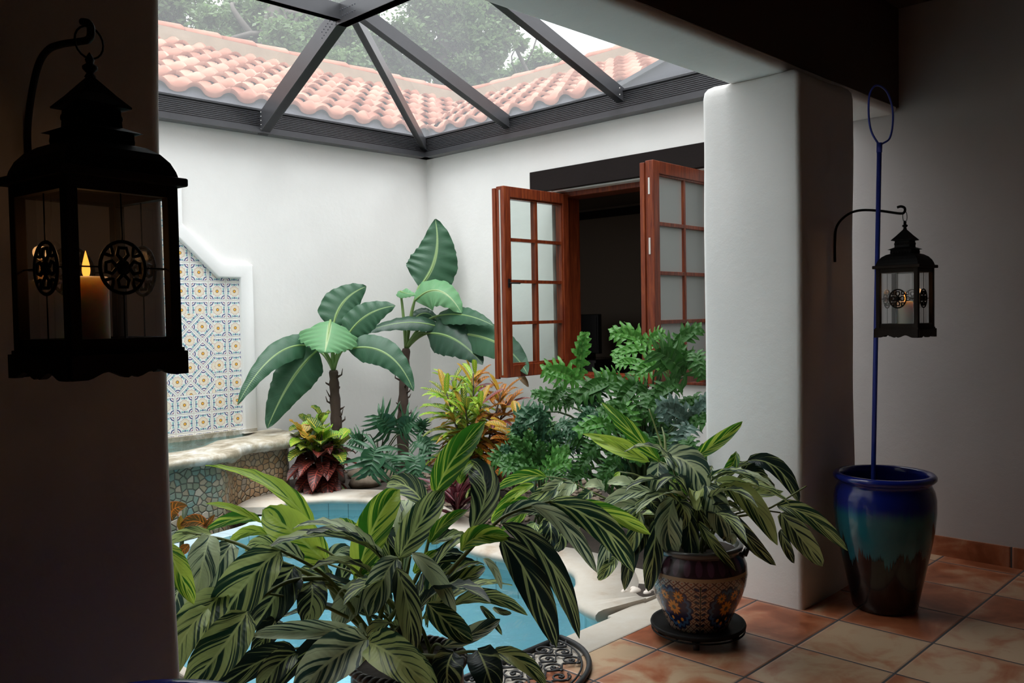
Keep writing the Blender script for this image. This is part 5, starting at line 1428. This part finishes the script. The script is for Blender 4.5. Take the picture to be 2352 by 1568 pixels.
specs = [
 (Z7, (1645, 200), (1405, 130), 200, 5.3, PL, .6), (Z7, (1660, 235), (1415, 285), 170, 5.2, PL, .5), (Z7, (1890, 400), (1690, 240), 330, 4.75, PH, .75), (Z7, (1800, 230), (1990, 95), 170, 4.9, PH, .7),
 (Z7, (1200, 420), (1240, 125), 130, 5.4, PL, .9), (Z7, (1190, 430), (970, 370), 210, 5.3, PL, .75), (Z7, (1410, 440), (1180, 560), 220, 5.1, PH, .7), (Z7, (1570, 450), (1440, 630), 230, 4.9, PH, .8),
 (Z7, (1500, 470), (1330, 400), 170, 5.2, PL, .6), (Z7, (1640, 520), (1710, 710), 190, 4.8, PH, .8), (Z7, (1920, 690), (1710, 600), 200, 4.45, PS, .8), (Z7, (1920, 690), (2060, 535), 130, 4.45, PS, .8),
 (Z7, (1930, 700), (2185, 705), 140, 4.42, PH, .7), (Z7, (1910, 720), (1840, 890), 190, 4.4, PS, .85), (Z7, (1080, 590), (900, 515), 130, 5.5, PH, .6), (Z7, (990, 630), (810, 740), 190, 5.4, PB, .8),
 (Z7, (1430, 710), (1190, 765), 190, 4.8, PL, .6), (Z7, (1570, 640), (1330, 640), 170, 4.8, PH, .6), (Z7, (1080, 700), (1180, 790), 130, 5.2, PB, .8), (Z7, (1300, 630), (1170, 770), 170, 5.0, PB, .7),
 (Z7, (1760, 260), (1950, 330), 200, 4.8, PH, .7), (Z7, (1720, 330), (1560, 400), 200, 4.9, PL, .6), (Z7, (1830, 450), (1680, 560), 190, 4.7, PH, .8), (Z7, (1760, 560), (1640, 640), 180, 4.65, PH, .7),
 (Z7, (1480, 600), (1560, 760), 170, 4.8, PL, .8), (Z7, (1840, 580), (1750, 700), 170, 4.5, PS, .8), (Z7, (1650, 180), (1750, 130), 130, 5.1, PL, .7), (Z7, (1960, 260), (2000, 430), 160, 4.6, PH, .8),
 (Z7, (1320, 470), (1250, 620), 180, 5.1, PB, .8), (Z7, (1120, 480), (1010, 600), 170, 5.35, PH, .7), (Z7, (1390, 800), (1260, 900), 190, 4.9, PH, .8), (Z7, (1520, 820), (1420, 940), 190, 4.7, PH, .8),
 (Z7, (1650, 800), (1560, 960), 190, 4.6, PH, .8), (Z7, (1780, 800), (1720, 960), 190, 4.45, PH, .8), (Z7, (1900, 820), (1960, 980), 170, 4.3, PH, .8), (Z7, (1290, 900), (1210, 1000), 170, 4.9, PH, .8), (Z7, (1450, 950), (1360, 1040), 170, 4.7, PH, .8), (Z7, (1600, 330), (1440, 330), 150, 5.0, PL, .5),
]
rf = random.Random(77)
for k in range(46):
    x, y = rf.uniform(760, 1990), rf.uniform(420, 1090)
    if y < 420 + (1990 - x) * .10 or (x < 1000 and y < 640): continue
    d = 5.75 - (x - 760) / 1230 * .9; a_ = rf.uniform(0, 2 * PI); l = rf.uniform(120, 200)
    specs.append((Z7, (x, y), (x + math.cos(a_) * l, y + abs(math.sin(a_)) * l * .8 - 20), rf.uniform(140, 200), d, rf.choice((PH, PH, PB)), rf.uniform(.5, .85)))
philo('tall tangle of split leaf philodendron under the open window, reaching the pillar', (big_root.x + .35, big_root.y + .1, 0), specs, stem_r=.011)
lr = at_z(1235, 1110, 0)
def straploby(T, a, b, w, d, mat):
    f = lambda q, dd: at_d(T[0] + q[0] / T[2], T[1] + q[1] / T[2], dd)
    return (T, a, b, w, d, mat, .75)
lowroot = V((4.0, 3.72, 0))
philo('low clump of narrow dark green lobed leaves between the crotons and the big philodendron', (lowroot.x, lowroot.y, 0), [straploby(Z7, a, b, w, d, m) for a, b, w, d, m in (
 ((940, 1000), (760, 800), 130, 5.3, PH), ((950, 960), (865, 760), 110, 5.35, PH), ((960, 1010), (955, 830), 110, 5.3, PH), ((985, 1000), (1140, 870), 130, 5.25, PL), ((930, 1020), (720, 930), 120, 5.2, PH), ((1000, 1020), (1150, 960), 140, 5.2, PL),
 ((950, 1030), (780, 1030), 120, 5.15, PH), ((980, 1040), (1090, 1060), 120, 5.15, PH), ((900, 900), (780, 720), 120, 5.4, PB), ((960, 880), (960, 640), 120, 5.4, PB), ((1020, 900), (1090, 760), 130, 5.35, PB), ((880, 1000), (700, 860), 110, 5.3, PB), ((1010, 960), (1060, 830), 110, 5.3, PH))], stem_r=.007)

# ---------------------------------------------------------------- crotons
def croton(label, root, H, rad, n, Lr, wr, choose, seed, droop=.35, prof=w_ovate, spread=1.0, cone=.5, stems_n=5, lo=.12):
    t = thing('croton', label, 'croton', (root[0], root[1], -.02)); rq = random.Random(seed); mb = MB(); root = V(root); sm = MB()
    tips = []
    for k in range(stems_n):
        a_ = 2 * PI * k / stems_n + rq.uniform(-.3, .3); q = root + V((math.cos(a_) * rad * .45 * spread, math.sin(a_) * rad * .45 * spread, H * rq.uniform(.72, .95)))
        if k == 0: q = root + V((0, 0, H))
        sm.tube([root + V((math.cos(a_) * .03, math.sin(a_) * .03, -.02)), root.lerp(q, .5) + V((0, 0, .02)), q], [.011, .008, .005], 6); tips.append(q)
    for k in range(n):
        q = tips[k % stems_n]; f = lo + (1 - lo) * ((k // stems_n) / (n / stems_n)) ** .8
        s = root.lerp(q, f) + V((rq.uniform(-1, 1), rq.uniform(-1, 1), 0)) * .012
        a_ = k * 2.39996 + rq.uniform(-.25, .25); el = (-.25 + 1.25 * f ** 2.2) * cone + rq.uniform(-.35, .35)
        out = V((math.cos(a_), math.sin(a_), 0)); away = (s - root); away.z = 0
        d = (out * math.cos(el) + away * .8 + V((0, 0, math.sin(el)))).normalized()
        L = rq.uniform(*Lr) * (1.0 - .25 * f if f > .8 else 1); m = s + d * L * .55; b = s + d * L * .95 + V((0, 0, -droop * L)) * rq.uniform(.5, 1.3) * (1.1 - f * .6)
        leaf(mb, s, m, b, rq.uniform(*wr), UP * .8 + d * .2 + toward(s) * .25, prof, .18, .03, nl=10, nw=4, mi=choose(f, m, root, rq), seed=k)
    put('stem', sm, BARK, t); put('foliage', mb, [CROT_Y, CROT_G, CROT_R, CROT_O, CROT_P], t)
    return t
S_ = V((.702, -.711, 0))
c1 = at_z(735, 1128, .0)
def ch1(f, m, root, rq):
    if f > .62: return rq.choice((0, 0, 1, 1, 1, 4))
    return rq.choice((2, 2, 2, 3 if rq.random() < .2 else 2, 1 if f < .25 else 2))
croton('low broad leaved croton, green and yellow on top and red below, beside the fountain', (c1.x + .02, c1.y, 0), .60, .36, 104, (.20, .27), (.10, .135), ch1, 21, .38, w_ovate, 1.0, .75, 7)
c2 = at_z(1092, 1135, .0)
def ch2(f, m, root, rq):
    sd = (m - root).dot(S_)
    if f > .45 and sd < .07: return rq.choice((0, 0, 0, 1, 4) if sd > -.25 else (0, 0, 1))
    if f > .4: return rq.choice((3, 3, 2, 3, 4))
    return rq.choice((2, 2, 2, 1, 3))
croton('tall narrow leaved croton, lime on the left and orange red on the right', (c2.x, c2.y, 0), .93, .52, 350, (.25, .355), (.038, .055), ch2, 5, .3, w_lance, 1.1, .85, 9)
c3 = at_d(1188, 1080, 6.2)
croton('amber croton with big orange veined leaves behind the low philodendron', (c3.x, c3.y, 0), at_d(1190, 945, 6.2).z - .03, .2, 26, (.2, .27), (.075, .1), lambda f, m, r, q: q.choice((4, 4, 3, 3)) if f > .5 else q.choice((3, 2)), 9, .2, w_ovate, .8, .9, 3, .45)
# orange croton at the left edge, behind the front ginger
t = thing('croton', 'orange veined croton peeping out beside the near pillar', 'croton', tuple(at_d(430, 1500, 3.0).xy) + (-.02,))
for (a, m, b, w, mt_) in (((95, 620), (95, 560), (180, 535), 90, CROT_O), ((300, 660), (220, 625), (135, 655), 75, CROT_O), ((270, 690), (300, 640), (340, 585), 35, CROT_O), ((60, 690), (60, 650), (75, 600), 45, CROT_P), ((150, 690), (140, 640), (140, 590), 40, CROT_P), ((190, 760), (160, 790), (120, 830), 50, CROT_O), ((30, 570), (40, 600), (35, 640), 50, CROT_O)):
    px_leaf(t, Z8, a, m, b, w, 3.0, 3.0, mt_, facing=.85, prof=w_ovate, cup=.15)
q0 = fc_(Z8, (150, 690), 3.02)
put('stem', MB().tube([V((q0.x - .04, q0.y, -.02)), q0 + V((-.03, -.0, -.3)), q0, q0 + V((.02, .02, .08))], .008, 8), STEM_G, t)
# red cordyline between the coping and the crotons
c4 = at_z(1050, 1190, .03)
t = thing('cordyline', 'dark red and pink striped cordyline at the edge of the coping', 'cordyline', (c4.x, c4.y, 0)); mb = MB(); rq = random.Random(4)
for k in range(34):
    a_ = k * 2.4; el = rq.uniform(.35, 1.25); L = rq.uniform(.22, .36); s = V((c4.x, c4.y, .02 + k * .004)); d = V((math.cos(a_) * math.cos(el), math.sin(a_) * math.cos(el), math.sin(el)))
    leaf(mb, s, s + d * L * .6, s + d * L + V((math.cos(a_), math.sin(a_), -1)) * L * .15, rq.uniform(.035, .05), UP + d * .2 + toward(s) * .3, w_strap, .2, .03, nl=10, nw=4, seed=k)
put('foliage', mb, CORDY, t)
# ---------------------------------------------------------------- trees beyond the roofs
def tree(name, label, trunk, blobs, nleaf, size, seed, mats=(TREELEAF, TREELEAF_B), tr=.35):
    """trunk: pixel path with distance; blobs: (x, y, distance, radius px, weight)"""
    rq = random.Random(seed)
    P = [at_d(x, y, d) for x, y, d in trunk]; g = V((P[0].x, P[0].y, -1.5))
    t = thing(name, label, 'tree', g, group='trees beyond the roofs')
    w = MB(); path = catmull([g] + P, 6); n = len(path)
    w.tube(path, [tr * (1 - .72 * i / (n - 1)) for i in range(n)], 10)
    for (x, y, d, r, k) in blobs:
        c = at_d(x, y, d); s = path[int(n * rq.uniform(.55, .95))]
        m = s.lerp(c, .5) + V((rq.uniform(-.5, .5), rq.uniform(-.5, .5), rq.uniform(.1, .7)))
        w.tube([bez(s, m, c, q / 6) for q in range(7)], [tr * .17 * (1 - .8 * q / 6) + .012 for q in range(7)], 6)
    put('trunk', w, BARK, t)
    tot = sum(b[4] for b in blobs)
    lf = MB()
    for (x, y, d, r, k) in blobs:
        c = at_d(x, y, d); R_ = r / 1986.19 * d
        sub = [c + V((rq.gauss(0, .55), rq.gauss(0, .55), rq.gauss(0, .42))) * R_ for _ in range(max(5, int(9 * k)))]
        for _ in range(int(nleaf * k / tot)):
            q = rq.choice(sub); p = q + V((rq.gauss(0, .24), rq.gauss(0, .24), rq.gauss(0, .17))) * R_
            a_, e_ = rq.uniform(0, 2 * PI), rq.uniform(-.9, .7)
            u = V((math.cos(a_) * math.cos(e_), math.sin(a_) * math.cos(e_), math.sin(e_))); v = u.cross(V((rq.uniform(-1, 1), rq.uniform(-1, 1), rq.uniform(-1, 1)))).normalized()
            L = size * rq.uniform(.7, 1.3); u = u * L; v = v * L * .26
            lf.add([p, p + u * .5 + v, p + u, p + u * .5 - v], [(0, 1, 2, 3)], [(.5, 0), (1, .5), (.5, 1), (0, .5)], mi=1 if rq.random() < .45 else 0)
    put('foliage', lf, list(mats), t)
    return t
tree('oak_tree', 'broad oak filling the upper left of the skylight', [(420, 420, 20), (400, 200, 20), (395, 60, 20), (390, -80, 20)],
     [(380, 160, 20, 90, 1), (420, 60, 20.5, 80, .8), (470, 130, 20, 100, 1.2), (400, -40, 20, 120, 1), (520, 60, 20.5, 70, .7), (330, 60, 20, 120, 1), (560, 150, 19.5, 70, .8)], 22000, .15, 1, tr=.42)
tree('oak_tree', 'dark oak with leaning trunks behind the big rafter', [(560, 420, 17), (590, 200, 17), (615, 100, 17), (650, -40, 17.3), (690, -140, 17.5)],
     [(560, 200, 17, 80, 1), (640, 180, 17, 80, 1), (700, 120, 17.2, 80, 1), (720, 220, 17, 70, .9), (640, 40, 17.5, 90, 1), (560, 20, 17.5, 70, .7), (770, 170, 17, 70, .8), (480, 210, 17, 60, .8), (830, 230, 16.8, 60, .9), (760, 60, 17.5, 70, .8)], 30000, .13, 2, tr=.36)
tree('oak_tree', 'second leaning trunk of the oak group behind the skylight node', [(690, 420, 30), (700, 180, 30), (730, 60, 30), (780, -60, 30)], [(760, -20, 30, 100, 1), (850, 120, 30, 60, .8), (880, 190, 30, 70, .9)], 9000, .16, 12, tr=.3)
tree('oak_tree', 'hazy oak with hanging moss right of the hip rafter', [(1010, 500, 24), (1010, 240, 24), (1020, 80, 24), (1030, -60, 24)],
     [(960, 60, 24, 75, 1), (1050, 40, 24, 90, 1.2), (1120, 90, 24, 60, .9), (940, 170, 24, 70, 1), (1030, 170, 24, 80, 1.2), (1090, 170, 24, 45, .6), (1000, -40, 24, 110, 1), (1150, 20, 24.5, 50, .5), (900, 110, 24, 40, .5)], 28000, .16, 3, tr=.4)
tree('pine_tree', 'low distant pines above the window roof', [(1220, 420, 34), (1225, 200, 34), (1230, 170, 34)], [(1180, 175, 34, 40, .8), (1240, 165, 34, 42, 1), (1300, 175, 34, 40, .9), (1340, 185, 34, 30, .5), (1140, 190, 34, 30, .6)], 9000, .2, 4, tr=.3)
tree('pine_tree', 'thin distant treetop just over the right end of the roof ridge', [(1450, 420, 38), (1448, 170, 38), (1446, 130, 38)], [(1440, 122, 38, 14, 1), (1398, 148, 38, 9, .5), (1470, 135, 38, 14, .6)], 900, .26, 6, tr=.2)
tree('oak_tree', 'pale oak branch reaching in from the right of the hazy oak', [(1300, 600, 26), (1260, 300, 26), (1180, 100, 26), (1140, 40, 26)], [(1170, 60, 26, 26, 1), (1200, 100, 26, 16, .4), (1150, 130, 26, 20, .5)], 700, .22, 8, tr=.12)
# trees on the other sides of the house, seen only in reflections and in the light they hold back
for k, (x, y, r) in enumerate(((-9, 4, 5), (-8, 14, 5), (3, -12, 5), (14, -8, 5))):
    pass
# ---------------------------------------------------------------- sky
w = bpy.data.worlds.new('overcast_sky'); sc.world = w; w.use_nodes = True
nt = w.node_tree; nt.nodes.clear()
o_ = nt.nodes.new('ShaderNodeOutputWorld'); bg = nt.nodes.new('ShaderNodeBackground'); tc = nt.nodes.new('ShaderNodeTexCoord'); sx = nt.nodes.new('ShaderNodeSeparateXYZ'); rp_ = nt.nodes.new('ShaderNodeValToRGB')
nt.links.new(tc.outputs['Generated'], sx.inputs[0]); nt.links.new(sx.outputs[2], rp_.inputs[0]); nt.links.new(rp_.outputs[0], bg.inputs[0]); nt.links.new(bg.outputs[0], o_.inputs[0])
e = rp_.color_ramp.elements; e[0].position = 0.0; e[0].color = (.26, .262, .265, 1); e[1].position = .95; e[1].color = (.965, .985, 1.0, 1)
bg.inputs[1].default_value = 4.1
sn = bpy.data.lights.new('high_sun', 'SUN'); sn.energy = 4.6; sn.angle = math.radians(48); sn.color = (.98, .99, 1.0)
so = bpy.data.objects.new('high_sun', sn); COL.objects.link(so); so.rotation_euler = V((.21, .19, -.96)).to_track_quat('-Z', 'Y').to_euler()
sc.view_settings.view_transform = 'Standard'; sc.view_settings.look = 'None'; sc.view_settings.exposure = 0.1; sc.view_settings.gamma = 1.0
sc.view_settings.use_curve_mapping = False
cy = sc.cycles
cy.max_bounces = 10; cy.diffuse_bounces = 6; cy.glossy_bounces = 4; cy.transmission_bounces = 6; cy.transparent_max_bounces = 24
cy.caustics_reflective = False; cy.caustics_refractive = False; cy.use_denoising = True; cy.sample_clamp_indirect = 6
